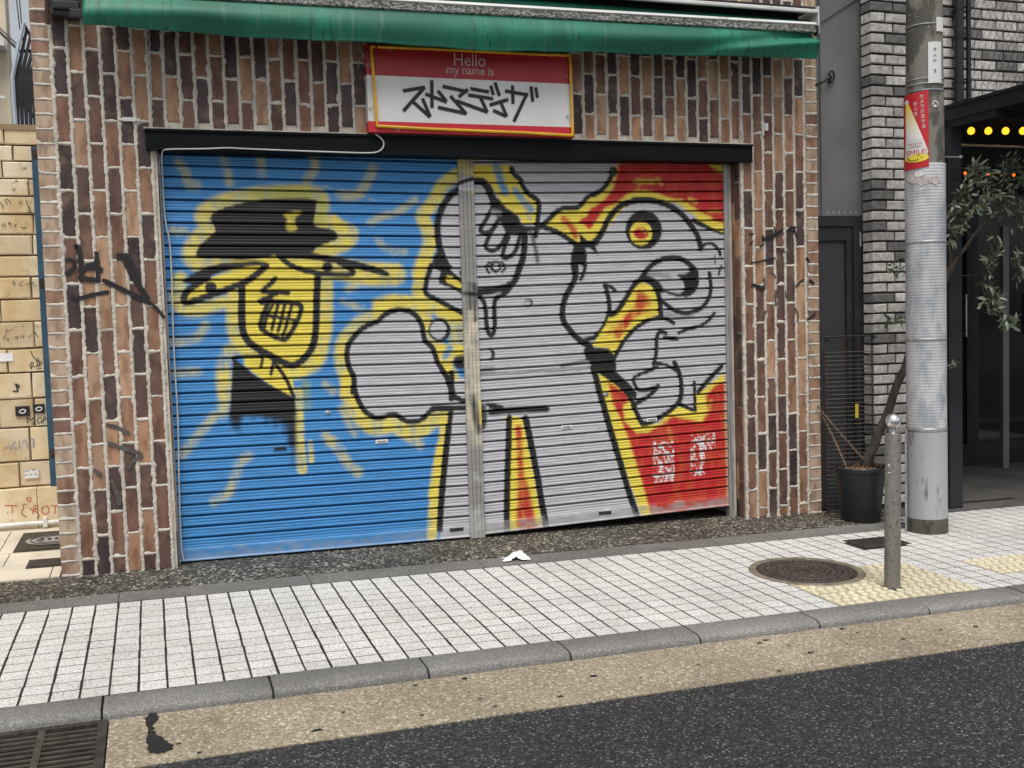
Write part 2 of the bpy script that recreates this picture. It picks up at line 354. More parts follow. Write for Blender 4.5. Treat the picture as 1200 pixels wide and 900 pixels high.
# kerb
kb = MB(); kb.gbox(-60, 60, KY-.150, KY-.002, -.3, -.02)
kerb = tag(kb.obj('kerb', MT['joint']), kind='structure')
KP = [(KY-.002, -.06), (KY-.002, -.001), (KY-.005, .002), (KY-.118, .001), (KY-.134, -.001), (KY-.146, -.005), (KY-.153, -.012), (KY-.156, -.022), (KY-.157, RO-.04)]
for k in range(-7, 16):
    x0 = -0.322+0.5785*k+.004; x1 = x0+.5785-.008; v = []; dz = random.uniform(-.002, .003); n = len(KP)
    for x in (x0, x0+.004, x1-.004, x1):
        sh = 0.003 if x in (x0, x1) else 0
        for (y, o) in KP: v.append((x, y, G(x, y, o+dz-(sh if o > RO else 0))))
    f = [(a*n+i, (a+1)*n+i, (a+1)*n+i+1, a*n+i+1) for a in range(3) for i in range(n-1)]
    f += [tuple(range(n)), tuple(range(4*n-1, 3*n-1, -1))]
    smooth_by_angle(mesh_obj('kerb_stone', v, f, MT['kerb'], kerb), 50)
# pavement
sw = MB(); sw.gbox(-60, 60, KY-.001, TY0, -.3, -.0007); sw.gbox(4.25, 60, TY0, -0.29, -.3, -.0007)
sidewalk = tag(sw.obj('sidewalk', MT['joint']), kind='structure')
HC = (3.02, -1.27)
def tile_geo(w, d, h=.03, b=.0010):
    a, c = w/2, d/2
    return ([(-a,-c,-h),(a,-c,-h),(a,c,-h),(-a,c,-h),(-a,-c,-b),(a,-c,-b),(a,c,-b),(-a,c,-b),(-a+b,-c+b,0),(a-b,-c+b,0),(a-b,c-b,0),(-a+b,c-b,0)],
            [(0,1,5,4),(1,2,6,5),(2,3,7,6),(3,0,4,7),(4,5,9,8),(5,6,10,9),(6,7,11,10),(7,4,8,11),(8,9,10,11)])
tile_me = []
for k in range(6):
    m = MB(); m.add(*tile_geo(TW-random.uniform(.0075,.0100), TR-random.uniform(.0060,.0085))); o = m.obj('paving_tile', MT['tile']); tile_me.append(o.data); bpy.data.objects.remove(o)
def yellow_zone(i, j):
    return (31 <= i < 39 and 7 <= j < 13) or (i >= 42 and 8 <= j < 11)
cells = []
for i in range(-40, 90):
    for j in range(-3, 13):
        if j < 0 and i < 46: continue
        if yellow_zone(i, j): continue
        x = TX0+(i+.5)*TW; y = TY0-(j+.5)*TR
        if (x-HC[0])**2+(y-HC[1])**2 < .235**2: continue
        if 3.63 < x < 3.94 and -.95 < y < -.75: continue
        d = np.array([x, y, G(x, y)])-CAM; w = d@FW
        u = 600+FOC*(d@RT)/w; vv = 450-FOC*(d@UP)/w
        vis = w > 0 and -30 < u < 1225 and vv < 905
        cells.append((w if vis else 99+w, i, j, x, y))
cells.sort(); many = MB()
for n, (w, i, j, x, y) in enumerate(cells):
    dz = random.uniform(-.0001, .0007)
    if n < 300 and w < 90:
        o = bpy.data.objects.new('paving_tile', random.choice(tile_me)); o.location = (x+random.uniform(-.0012,.0012), y, G(x, y, dz)); o.rotation_euler = (GROT[0]+random.uniform(-.003,.003), GROT[1]+random.uniform(-.003,.003), random.uniform(-.012,.012)); link(o, sidewalk)
    else:
        v, f = tile_geo(TW-.0088, TR-.0072); tx, ty = random.uniform(-.006,.006), random.uniform(-.006,.006)
        many.add([(x+a, y+b, G(x+a, y+b, c+dz+tx*a+ty*b)) for (a, b, c) in v], f)
tag(many.obj('paving_tiles', MT['tile'], sidewalk), kind='stuff')
# tactile blocks
def dome_mat(o):
    o.data.materials.append(MT['tactile'])
    for p_ in list(o.data.polygons)[9:]: p_.material_index = 1
m = MB(); bw, bd = 2*TW-.004, 2*TR-.004; m.add(*tile_geo(bw, bd))
for a in range(4):
    for b in range(4):
        cx, cy = (a-1.5)*bw/4+((b % 2)-.5)*.012, (b-1.5)*bd/4
        m.lathe([(.0195, 0.0), (.018, .0045), (.012, .0065)], 8, (cx, cy, 0))
o = m.obj('tactile_block', MT['tactile_base']); dome_mat(o); tm = o.data; bpy.data.objects.remove(o)
m = MB(); bd3 = 3*TR-.004; m.add(*tile_geo(bd3, bd3))
for a in range(6):
    for b in range(6):
        m.lathe([(.0195, 0.0), (.018, .0045), (.012, .0065)], 8, ((a-2.5)*bd3/6+((b % 2)-.5)*.012, (b-2.5)*bd3/6, 0))
o = m.obj('tactile_block', MT['tactile_base']); dome_mat(o); tm3 = o.data; bpy.data.objects.remove(o)
def put_tact(me, x, y):
    o = bpy.data.objects.new('tactile_block', me); o.location = (x, y, G(x, y, .001)); o.rotation_euler = GROT; link(o, sidewalk)
for a in range(4):
    for b in range(3):
        x = TX0+(31+2*a+1)*TW; y = TY0-(7+2*b+1)*TR
        if (x-HC[0])**2+(y-HC[1])**2 < .15**2: continue
        if (x-HC[0])**2+(y-HC[1])**2 < .45**2:
            mm = MB(); mm.add(*tile_geo(bw, bd))
            for a2 in range(4):
                for b2 in range(4):
                    cx, cy = (a2-1.5)*bw/4+((b2 % 2)-.5)*.012, (b2-1.5)*bd/4
                    if math.hypot(x+cx-HC[0], y+cy-HC[1]) > .312: mm.lathe([(.0195, 0.0), (.018, .0045), (.012, .0065)], 8, (cx, cy, 0))
            o = mm.obj('tactile_block', MT['tactile_base']); dome_mat(o); tmx = o.data; bpy.data.objects.remove(o); put_tact(tmx, x, y); continue
        put_tact(tm, x, y)
for a in range(8): put_tact(tm3, TX0+42*TW+(a+.5)*3*TR, TY0-9.5*TR)
# edging strip and exposed-aggregate apron
eg = MB(); eg.gbox(-60, 4.25, TY0, -0.40, -.3, -.010); edge_base = tag(eg.obj('edging_bed', MT['joint']), kind='structure')
for k in range(-4, 6):
    x0 = -0.305+.907*k; m = MB(); m.gbox(x0+.002, min(x0+.905, 4.249), TY0+.001, -0.402, -.05, .002+random.uniform(-.001,.001)); m.obj('edging_stone', MT['edging'], edge_base)
ap = MB(); ap.gbox(-60, 4.34, -0.4, 1.2, -.3, .006); tag(ap.obj('apron', MT['apron']), kind='structure')
pf = MB(); pf.gbox(4.345, 14, -0.289, 4.0, -.3, .004)
porch = tag(pf.obj('porch_floor', MT['concrete_dark']), kind='structure')
for i in range(7):
    for j in range(5):
        x0 = 4.36+.45*i; y0 = -.285+.3*j; m = MB(); m.gbox(x0, x0+.446, y0, y0+.296, 0, .010); m.obj('floor_slab', MT['concrete_dark'], porch)
for k in range(26):
    x = 5.02+.013*k*1.6; m = None
gr_ = MB()
for k in range(16):
    x = 5.03+.03*k; gr_.gbox(x, x+.012, -.13, -.07, .009, .0125)
tag(gr_.obj('drain_slot', MT['black_paint'], porch), kind='stuff')

# ================================================================== BRICK BUILDING
BL, BR_, OL, OR_, ZT, ZL = -0.5805, 3.9936, -0.022, 3.440, 3.75, 2.2
bld = empty('brick_building', (BL, 0, 0)); tag(bld, 'building faced with vertical brown and tan brick slips around a painted shutter', 'building')
w = MB(); w.box(BL, OL, 0, 4, -.3, ZL+.06); w.box(OR_, BR_, 0, 4, -.3, ZL+.06); w.box(BL, BR_, 0, 4, ZL+.06, ZT); w.box(OL, OR_, .9, 4, -.3, ZL+.06)
child(w.obj('wall', MT['mortar']), bld)
PX, PZ, BW_, BH_ = 0.07596, 0.237, 0.061, 0.226
pal = [s2l(192,156,126), s2l(178,138,106), s2l(162,124,98), s2l(134,98,79), s2l(116,85,72), s2l(96,72,65), s2l(78,61,60), s2l(68,53,54), s2l(174,138,112)]
wts = [.08,.11,.12,.15,.14,.13,.13,.10,.04]
def pick(p=wts):
    c = pal[int(rng.choice(len(pal), p=p))]; k = rng.uniform(.78, .98); return tuple(x*k for x in c)
bm_full = []
def brick_mesh(w_, h_, name='brick'):
    m = MB(); m.bbox(-w_/2, w_/2, -.0, .02, -h_/2, h_/2, .0035)
    # uneven corners
    m.v = [(x+random.uniform(-.0015,.0015), y+(random.uniform(-.0008,.0008)), z+random.uniform(-.002,.002)) for (x, y, z) in m.v]
    o = m.obj(name, MT['brick']); me = o.data; bpy.data.objects.remove(o); return me
for k in range(10): bm_full.append(brick_mesh(BW_, BH_))
bricks = []   # (priority, x, z, w, h)
COLS = []     # centre x of each column and the z range it fills
xs = -0.462-.0*PX
ncol = 57
for k in range(ncol+1):
    x = xs+PX*k
    if x < OL-.03 or x > OR_+.03: zlo = None
    else: zlo = ZL+.105
    COLS.append((k, x, zlo))
def ground_at(x): return G(x, 0)+.008
for (k, x, zlo) in COLS:
    base = ground_at(x) if zlo is None else zlo
    ph = .095+(PZ/2 if k % 2 else 0.0)-PZ*2
    if x > OR_: ph += .036
    n = 0
    while True:
        z0 = ph+n*PZ; z1 = z0+BH_; n += 1
        if z1 < base+.03: continue
        if z0 > 3.45: break
        a = max(z0, base+.003)
        if a > z0+.02 and z1-a < .03: continue
        bricks.append((x, a, z1, k))
def proj(x, y, z):
    d = np.array([x, y, z])-CAM; q = d@FW; return 600+FOC*(d@RT)/q, 450-FOC*(d@UP)/q
cand = []
for (x, a, b, k) in bricks:
    u, v = proj(x, 0, (a+b)/2); ub, vb = proj(x, 0, a)
    hid = (v < 25+.03*u*0 and b > 2.93) or (1.13 < x < 2.26 and a > 2.31 and b < 2.80) or vb < 5
    cand.append((1 if hid else 0, -(b-a), x, a, b, k))
cand.sort(); nvis = 0
mstuff_v = MB(); tints = []
def stuff_brick(x0, x1, y0, y1, z0, z1, col, face='front'):
    n0 = len(mstuff_v.v); mstuff_v.bbox(x0, x1, y0, y1, z0, z1, .003); tints.extend([col]*(len(mstuff_v.v)-n0))
lastc = {}
for (hid, _, x, a, b, k) in cand:
    col = pick(); full = (b-a) > BH_-.004
    if not full and (b-a) < .11 and random.random() < .75: col = pal[random.choice((0, 2, 8))]; col = tuple(c*.85 for c in col)
    if nvis < 300 and not hid:
        me = random.choice(bm_full) if full else brick_mesh(BW_, b-a)
        o = bpy.data.objects.new('brick', me); o.location = (x+random.uniform(-.002,.002)-BL, -.0065+random.uniform(-.0015,.001), (a+b)/2); o.rotation_euler = (random.uniform(-.006,.006), random.uniform(-.006,.006), random.uniform(-.02,.02)); o.color = (*col, 1); link(o, bld); nvis += 1
    else: stuff_brick(x-BW_/2, x+BW_/2, -.0065, .02, a, b, col)
# corner slips (short faces seen on both building corners), reveal slips
pal2 = [s2l(184,162,140), s2l(176,152,128), s2l(168,144,122), s2l(152,118,96), s2l(118,88,76), s2l(188,170,148)]
for (x0, x1) in ((BL-.012, -.506), (3.922, BR_+.010)):
    z = -.06
    while z < 3.45:
        c = pal2[int(rng.choice(6, p=[.3,.25,.15,.12,.08,.1]))]
        stuff_brick(x0, x1, -.0065, .16 if x0 < 0 else .2, z+.006, z+.0675, c); z += .0735
z = -.05; i = 0
while z < 2.1:
    n0 = len(mstuff_v.v); v = []
    stuff_brick(OR_-.008, OR_+.005, .012, .062, z, z+BH_, pick()); z += PZ
z = -.17
while z < 2.0:
    stuff_brick(OR_-.008, OR_+.005, .070, .098, z, z+BH_, pick()); z += PZ
z = -.05
while z < 2.1:
    stuff_brick(OL-.004, OL+.006, .012, .07, z, z+BH_, pick()); z += PZ
so = mstuff_v.obj('small_bricks', MT['brick_attr']); at = so.data.color_attributes.new('tint', 'FLOAT_COLOR', 'POINT')
at.data.foreach_set('color', np.hstack([np.array(tints), np.ones((len(tints),1))]).astype(np.float32).ravel()); tag(so, kind='stuff'); child(so, bld)
# slopped mortar: uneven ridges that lap over the brick edges
mr = MB()
def ridge(p0, p1, wid, y0, jit, step=.008):
    p0 = np.array(p0); p1 = np.array(p1); L = np.linalg.norm(p1-p0); n = max(3, int(L/step)); t = (p1-p0)/L; nn = np.array([-t[1], t[0]])
    lf = rng.normal(0, 1, n); lf = np.convolve(np.pad(lf, 3, 'edge'), [0,.05,.22,.46,.22,.05,0], 'valid')*1.2
    rf = rng.normal(0, 1, n); rf = np.convolve(np.pad(rf, 3, 'edge'), [0,.05,.22,.46,.22,.05,0], 'valid')*1.2
    blob = (rng.random(n) < .03)*rng.random(n)*3.4; blob = np.convolve(np.pad(blob, 3, 'edge'), [.3,.6,.9,1,.9,.6,.3], 'valid')
    blob2 = (rng.random(n) < .03)*rng.random(n)*3.4; blob2 = np.convolve(np.pad(blob2, 3, 'edge'), [.3,.6,.9,1,.9,.6,.3], 'valid')
    V = []; F = []
    for i in range(n):
        c = p0+(p1-p0)*i/(n-1); a = c+nn*(wid/2+jit*(lf[i]+blob[i])); b = c-nn*(wid/2+jit*(rf[i]+blob2[i])); yy = y0+rng.normal(0, .0007)
        V += [(a[0], 0, a[1]), (a[0], yy+.0015, a[1]), (c[0], yy, c[1]), (b[0], yy+.0015, b[1]), (b[0], 0, b[1])]
    for i in range(n-1):
        for k in range(4): F.append((i*5+k, i*5+k+1, (i+1)*5+k+1, (i+1)*5+k))
    mr.add(V, F)
for (k, x, zlo) in COLS:
    base = ground_at(x)-.02 if zlo is None else zlo-.003
    for s in ((-1, 1) if k == 0 or x-PX < OR_ < x else (1,)):
        xx = x+s*PX/2
        if OR_-.035 < xx < OR_: continue
        ridge((xx, base), (xx, 3.45), .0176, -.0095, .0025, .006)
for (x, a, b, k) in bricks:
    if b < 3.45: ridge((x-BW_/2, b+.0055), (x+BW_/2, b+.0055), .0145, -.0088, .0026, .006)
for (x0, x1) in ((BL-.01, -.503), (3.919, BR_+.008)):
    z = -.06
    while z < 3.45: ridge((x0, z), (x1, z), .0135, -.0085, .0020, .007); z += .0735
o = mr.obj('mortar', MT['mortar']); o.data.polygons.foreach_set('use_smooth', [True]*len(o.data.polygons)); tag(o, kind='stuff'); child(o, bld)
# steel lintel over the opening
l = MB(); l.box(-.074, 3.508, -.035, .0, 2.202, 2.297); l.box(-.076, 3.510, -.045, .0, 2.290, 2.302); l.box(-.070, 3.504, -.045, .10, 2.194, 2.2035)
child(l.obj('lintel', MT['lintel']), bld)
l = MB(); l.box(-.08, 3.512, -.022, 0, 2.302, 2.312); child(l.obj('lintel_bedding', MT['mortar']), bld)
# little brackets on the brick
for (u, v) in ((151,140.5), (894,150)):
    p = fy(u, v); m = MB()
    if u < 500: m.box(p[0]-.05, p[0]+.055, -.014, -.006, p[2]-.006, p[2]+.006); m.box(p[0]-.032, p[0]+.036, -.020, -.0141, p[2]-.010, p[2]+.010)
    else: m.box(p[0]-.012, p[0]-.002, -.018, -.006, p[2]-.05, p[2]+.04); m.box(p[0]-.001, p[0]+.02, -.03, -.006, p[2]-.02, p[2]+.025)
    child(m.obj('bracket', MT['white_rail']), bld)
# twisted ropes lying in three joints of the band
for (u, v0, v1) in ((174.5, 28, 150), (764.5, 62, 166), (864, 64, 167)):
    p = fy(u, v0); q = fy(u+(4 if u < 300 else 1), v1); m = MB(); n = 40
    m.tube([(p[0]+(q[0]-p[0])*i/n+.003*math.sin(i*1.9), -.015+.003*math.cos(i*1.9), p[2]+(q[2]-p[2])*i/n) for i in range(n+1)], .0028, 5)
    child(m.obj('rope', MT['white_pvc']), bld)
# spray tags on the brick piers
def px(lst, ox, oy, s): return [(ox+a/s, oy+b/s) for a, b in lst]
def wall_strokes(strokes, y, name, mat, root, tap=True):
    for q, (pts, wpx) in enumerate(strokes):
        P = chaikin([xz(u, v, 0) for u, v in pts], 2); wv = np.full(len(P), wpx/200.0)
        if tap and len(P) > 3: wv *= np.concatenate([[.7,.9], np.ones(len(P)-4), [.85,.6]])
        m = MB(); m.ribbon(P, wv*rng.uniform(.75, 1.15, len(P)), y-.0004*(q % 6)); child(m.obj(name, mat), root)
T1 = [([(305,320),(340,315),(357,340),(330,375),(305,385)],4),([(352,262),(365,250),(378,300),(380,360),(385,425)],6),([(400,345),(470,330)],4),([(390,360),(440,352),(482,370)],6),([(452,280),(456,350),(462,420)],5),([(400,408),(470,415)],6),([(335,480),(345,508),(420,485),(512,468)],4.5),([(545,305),(575,305),(600,312)],9),([(590,310),(625,380),(650,430)],9),([(650,430),(672,470),(692,505)],6),([(480,412),(560,450),(640,490),(712,525)],5),([(712,525),(745,555),(772,592)],3.5)]
T1 = [(px(a, 0, 225, 4), w_) for a, w_ in T1]
T1b = [(px(a, 0, 450, 4), w_) for a, w_ in [([(500,190),(560,205),(610,235)],4),([(505,275),(580,300),(670,330)],4),([(670,335),(620,360),(600,400)],4),([(440,400),(480,430)],4),([(520,450),(550,500),(560,570)],5)]]
wall_strokes(T1, -.0125, 'spray_tag', MT['ink'], bld); 
MT['faint_ink'] = plain('faded_spray', (.10,.085,.075), .8, var=.4, scale=40)
wall_strokes(T1b, -.0125, 'spray_tag', MT['faint_ink'], bld)
T2 = [(px(a, 860, 200, 10), w_) for a, w_ in [([(165,745),(222,742)],2.4),([(165,872),(215,820)],2.2),([(325,760),(330,810),(350,822)],4),([(330,800),(450,755),(565,690)],2.6),([(350,822),(480,770),(565,690)],2.2),([(620,690),(665,672),(712,668)],3.4),([(690,690),(712,740),(722,795)],3),([(455,650),(475,700),(470,780)],1.8),([(290,900),(340,860)],3)]]
T2 += [(px(a, 860, 290, 10), w_) for a, w_ in [([(180,170),(240,182),(340,150),(480,125)],2.2),([(190,440),(260,450),(350,495)],4.5),([(810,370),(750,415),(705,470)],2.2),([(870,380),(930,430)],4.5),([(840,845),(900,815),(945,765)],2.4),([(480,10),(600,58)],1.6),([(830,120),(870,170)],3.5)]]
wall_strokes(T2, -.0125, 'spray_tag', MT['ink'], bld)
T3 = [(px(a, 860, 290, 10), w_) for a, w_ in [([(425,270),(485,365)],3.2),([(480,500),(475,600),(485,690)],3.5),([(345,350),(350,480)],3),([(700,700),(740,780),(735,870)],2.5),([(360,740),(330,830)],3),([(590,500),(600,600)],2.5)]]
wall_strokes(T3, -.0122, 'spray_tag', MT['faint_ink'], bld)

# ================================================================== PAINTED ROLLER SHUTTERS
YS = 0.100
BLUE = s2l(66,142,206); SIL = s2l(192,192,197); YEL = s2l(236,216,84); RED = s2l(194,36,40); BLK = s2l(23,23,26); WHT = s2l(225,225,225); OLV = s2l(150,170,70)
PAINT = []      # layers: (kind, points (x,z), half width, colour, softness, alpha, streak)
PXM = 1/206.0   # metres per photo pixel on the shutter
def conv(lst, o): return np.array([xz(o[0]+a/o[2], o[1]+b/o[2], YS) for a, b in lst])
P1 = (0, 0, 1)
def stroke(pts, w, col, o=P1, soft=1.0, alpha=1.0, streak=0.0, sm=2, taper=False):
    if col is BLK and alpha == 1.0: w = w*1.2+.2
    P = conv(pts, o); PAINT.append(('s', chaikin(P, sm) if len(P) > 2 and sm else P, w/2*PXM, col, soft*PXM, alpha, streak, taper))
def fill(pts, col, o=P1, soft=1.0, alpha=1.0, streak=0.0, sm=1):
    P = conv(pts, o); PAINT.append(('f', chaikin(P, sm, True) if sm else P, 0, col, soft*PXM, alpha, streak, False))
def disc(c, rx, ry, col, o=P1, soft=1.0, alpha=1.0, streak=0.0):
    fill([(c[0]+rx*math.cos(t), c[1]+ry*math.sin(t)) for t in np.linspace(0, 2*math.pi, 18)[:-1]], col, o, soft, alpha, streak, 1)
A = (190,170,6); B = (390,170,6); C = (190,310,6); D = (190,440,6); E_ = (390,310,6); E2 = (390,430,6); F_ = (490,500,6)
Gc = (560,170,6); I = (680,170,6); H = (560,310,6); J = (680,310,6); K = (680,400,6); L = (680,480,6)
# --- left leaf: blue field, then the yellow glow
hat = [(325,500),(420,440),(560,405),(700,385),(830,372),(1090,372),(1082,440),(1072,510),(1062,555),(1090,580),(1200,590),(1245,640),(1220,670),(1160,690),(1095,715),(1075,735),(1060,755),(1000,770),(800,775),(700,800),(560,808),(420,800),(270,800),(235,785),(240,745),(285,680),(375,612),(370,580)]
face = [(560,150),(560,250),(560,380),(565,470),(600,540),(680,600),(780,650),(870,700),(930,710),(990,670),(1050,600),(1075,520),(1085,380),(1085,250),(1095,80)]
fist = [(140,900),(155,790),(115,740),(95,640),(110,560),(170,480),(240,425),(320,400),(350,360),(420,320),(510,315),(580,350),(620,410),(635,470),(640,530),(700,580),(720,640),(740,700),(790,770),(825,860),(830,900)]
fist2 = [(145,60),(150,150),(180,250),(240,330),(320,365),(440,325),(500,380),(580,390),(640,360),(700,290),(830,290)]
for pts, w_, o in (([(125,125),(165,200),(195,285),(245,288)],9,A),([(435,90),(455,180),(475,265)],8,A),([(690,90),(700,210)],8,A),([(1070,100),(1085,160),(1020,245)],9,A),([(80,605),(160,612)],8,A),([(285,165),(225,290),(170,358),(50,352)],10,B),([(580,385),(450,480),(330,505),(265,545)],7,B),([(320,670),(380,740),(500,752)],7,B),
                   ([(305,430),(270,500),(180,540),(90,545)],9,C),([(100,760),(250,755)],8,C),([(360,290),(270,400),(190,500),(140,560)],9,D),([(610,565),(535,610),(510,740),(470,830),(370,885)],9,D),([(75,260),(200,312)],7,E_),([(0,520),(60,600),(110,690),(180,740)],10,E2),([(65,290),(110,390),(155,465)],7,E2),([(540,500),(610,550)],9,E2),([(110,170),(200,120),(360,130)],8,E_),([(1150,420),(1180,470)],8,D),([(1150,60),(1200,110)],7,D)):
    stroke(pts, w_*1.15, YEL, o, soft=4.0, alpha=.55, streak=.55)
stroke(hat+hat[:1], 30, YEL, A, 4, .85, .35); stroke(hat[3:8], 24, OLV, A, 7, .5, .5)
stroke([(0,520),(60,570),(140,590),(150,650),(100,710),(0,735)], 12, YEL, B, 3, .9, .4)
stroke(face, 34, YEL, C, 4, .9, .35); fill(face+[(900,-40),(560,-20)], YEL, C, 2)
stroke([(130,100),(100,200),(110,300),(250,330),(420,270)], 15, YEL, C, 4, .85, .4)
stroke([(620,-20),(1000,-40),(1200,20),(1400,60),(1640,70)], 26, YEL, C, 4, .9, .3)
stroke([(300,225),(375,215),(440,235)], 0.1, YEL)
fill([(281,424),(300,414),(330,416),(342,440),(346,466),(330,460),(300,440)], YEL, soft=1.5)
stroke([(470,610),(430,700),(430,800),(440,900)], 15, YEL, C, 5, .75, .6); stroke([(440,0),(440,180),(430,260)], 13, YEL, D, 5, .6, .7)
stroke([(955,120),(960,300),(965,480),(985,660)], 11, YEL, D, 2.5, .9, .45); stroke([(1010,60),(1020,220)], 10, OLV, D, 4, .6, .5); stroke([(1045,470),(1050,600)], 6, YEL, D, 2, .8, .5)
stroke([(930,760),(1080,720),(1130,600),(1160,400),(1150,150)], 14, YEL, C, 4, .8, .4)
stroke(fist, 30, YEL, E_, 4, .9, .35); stroke([(a, b+35) for a, b in fist2], 30, YEL, E2, 4, .9, .4)
stroke([(320,280),(420,245),(530,260)], 14, YEL, E_, 4, .9, .3); stroke([(800,350),(900,400),(870,520),(900,600)], 22, YEL, E_, 4, .85, .45)
stroke([(870,215),(770,280),(700,420),(620,490),(665,580),(690,680),(650,790),(600,900)], 17, YEL, B, 3.5, .92, .35)
stroke([(650,-10),(615,130),(600,220),(680,290),(780,320),(900,360)], 18, YEL, E_, 3, .92, .3)
fill([(700,560),(760,560),(930,560),(930,620),(840,660),(840,760),(815,790),(770,720),(740,640)], YEL, E_, 2, .95, .2)
stroke([(820,590),(790,650)], 8, BLUE, E_, 3, .8)
stroke([(795,310),(790,450),(760,600),(730,760),(710,900)], 14, YEL, E2, 2.5, .92, .45); stroke([(205,0),(170,200),(140,380),(110,560),(95,760)], 13, YEL, F_, 2.5, .9, .45)
# --- silver fills of the left leaf
fill(fist+[(830,1000),(700,1010),(580,1110),(500,1100),(440,1045),(320,1085),(240,1050),(180,970),(150,880)], SIL, E_)
disc((750,460), 65, 72, SIL, E_)
fill([(835,100),(960,60),(960,300),(830,300),(700,300),(835,200)], SIL, E2)
fill([(835,310),(960,300),(970,1330),(740,1330),(790,650),(810,480)], SIL, E2, sm=0)
fill([(900,285),(830,340),(770,430),(745,520),(745,620),(760,720),(800,830),(860,930),(940,960),(940,285)], SIL, B, sm=0)
fill([(700,20),(660,190),(800,270),(930,330),(930,180),(850,120),(760,40)], SIL, E_, sm=0)
# --- black work of the left leaf
fill(hat, BLK, A, 1.2); fill([(840,492),(905,470),(965,463),(985,478),(930,508),(932,560),(958,592),(880,612),(868,560),(885,515)], YEL, A, 2, .8, .3)
fill([(160,265),(150,235),(240,140),(420,60),(660,25),(700,40),(520,150),(300,230)], YEL, C, 2)
fill([(140,112),(230,52),(330,10),(450,-18),(720,-28),(738,5),(560,20),(420,52),(300,102),(235,135),(150,135)], BLK, C, 1.5)
stroke([(730,10),(690,50),(600,118),(520,150),(400,195),(300,230),(200,265),(155,268),(148,238),(175,190),(240,140),(320,95)], 6, BLK, C)
disc((342,162), 43, 43, BLK, C)
fill([(325,292),(345,294),(375,297),(400,302),(430,309),(457,319),(456,325),(440,321),(415,314),(395,309),(370,305),(345,303),(328,303)], BLK, soft=1.2)
stroke([(326,299),(337,309),(350,315),(365,319),(382,321.5),(402,322.5),(413,321.5),(414,317.5),(408,312.5),(398,308)], 5.2, BLK); disc((383.5,313), 6.5, 5.5, BLK)
stroke(face, 6.6, BLK, C)
stroke([(795,95),(765,135),(705,180),(715,195),(790,192),(885,200)], 4.4, BLK, C); stroke([(800,205),(740,235),(690,258),(705,270)], 4.6, BLK, C)
stroke([(690,255),(780,262),(900,268),(985,280),(965,370),(905,480),(862,540),(770,500),(685,452),(700,380),(740,280)], 4.6, BLK, C)
for pts in ([(700,345),(800,370),(935,395)], [(775,285),(735,360),(720,440)], [(822,262),(795,360),(770,455)], [(865,275),(840,380),(812,470)], [(912,282),(885,390),(848,505)]): stroke(pts, 3.2, BLK, C)
stroke([(500,662),(560,645),(640,640),(710,645)], 3.5, BLK, C); stroke([(710,640),(693,722)], 2.8, BLK, C); stroke([(785,670),(765,768)], 3.2, BLK, C); stroke([(790,690),(850,770),(890,840),(910,900),(925,930)], 3.6, BLK, C)
fill([(273,420),(281,425),(297,439),(313,449),(329,458),(342,464.5),(345.5,466),(346,486),(269.5,486)], BLK, soft=1.3, sm=0)
fill([(269,478),(346,478),(346,497),(333,496),(318,492),(305,488),(287,487),(280,496),(269,494)], BLK, soft=4.5, sm=0, alpha=.95)
for (u_, v0_, v1_, w_, al_) in ((341,485,518,10,.9),(345,500,530,5,.6),(333,488,506,7,.6),(275,488,500,9,.7),(280,492,508,5,.4),(322,488,499,6,.5),(312,486,496,5,.5),(296,484,492,5,.4),(342,520,545,6,.35)):
    stroke([(u_,v0_),(u_+1,v1_)], w_, BLK, soft=3.5, alpha=al_, streak=.4)
stroke(fist, 5.2, BLK, E_); stroke(fist2, 5.2, BLK, E2)
stroke([(700,292),(830,290),(945,286)], 5, BLK, E2); stroke([(790,770),(835,860),(832,960),(835,920)], 5.5, BLK, E_); stroke([(835,40),(835,200),(900,235),(950,240)], 5.5, BLK, E2)
disc((750,460), 78, 84, BLK, E_); disc((742,458), 58, 64, SIL, E_)
fill([(850,645),(930,630),(935,735),(870,740),(845,700)], BLK, E_, 2.5)
stroke([(905,300),(830,345),(770,430),(738,520),(735,600),(745,700),(770,780),(805,860),(850,930),(920,990)], 6.6, BLK, B)
fill([(735,735),(770,790),(800,860),(830,900),(800,960),(740,960),(690,900),(700,810)], BLK, B, 2)
fill([(700,-20),(830,0),(900,70),(920,130),(920,215),(850,175),(745,135),(765,50),(700,30)], BLK, E_, 1.2, sm=0)
fill([(700,25),(757,45),(735,140),(840,185),(920,230),(920,330),(800,270),(665,190)], SIL, E_, 1.0, sm=0)
fill([(805,75),(840,85),(915,145),(915,180),(795,122)], YEL, E_, 1.2, sm=0)
stroke([(690,5),(655,130),(645,210),(720,240),(810,290),(920,345)], 5, BLK, E_)
fill([(830,40),(870,75),(930,120),(930,-80),(880,-60)], SIL, E_, 1, sm=0)
stroke([(905,60),(912,50)], 5, BLK, E_)
stroke([(832,310),(810,480),(790,650),(770,900)], 5.0, BLK, E2); stroke([(215,0),(200,130),(182,300),(165,480),(150,720)], 6.5, BLK, F_)
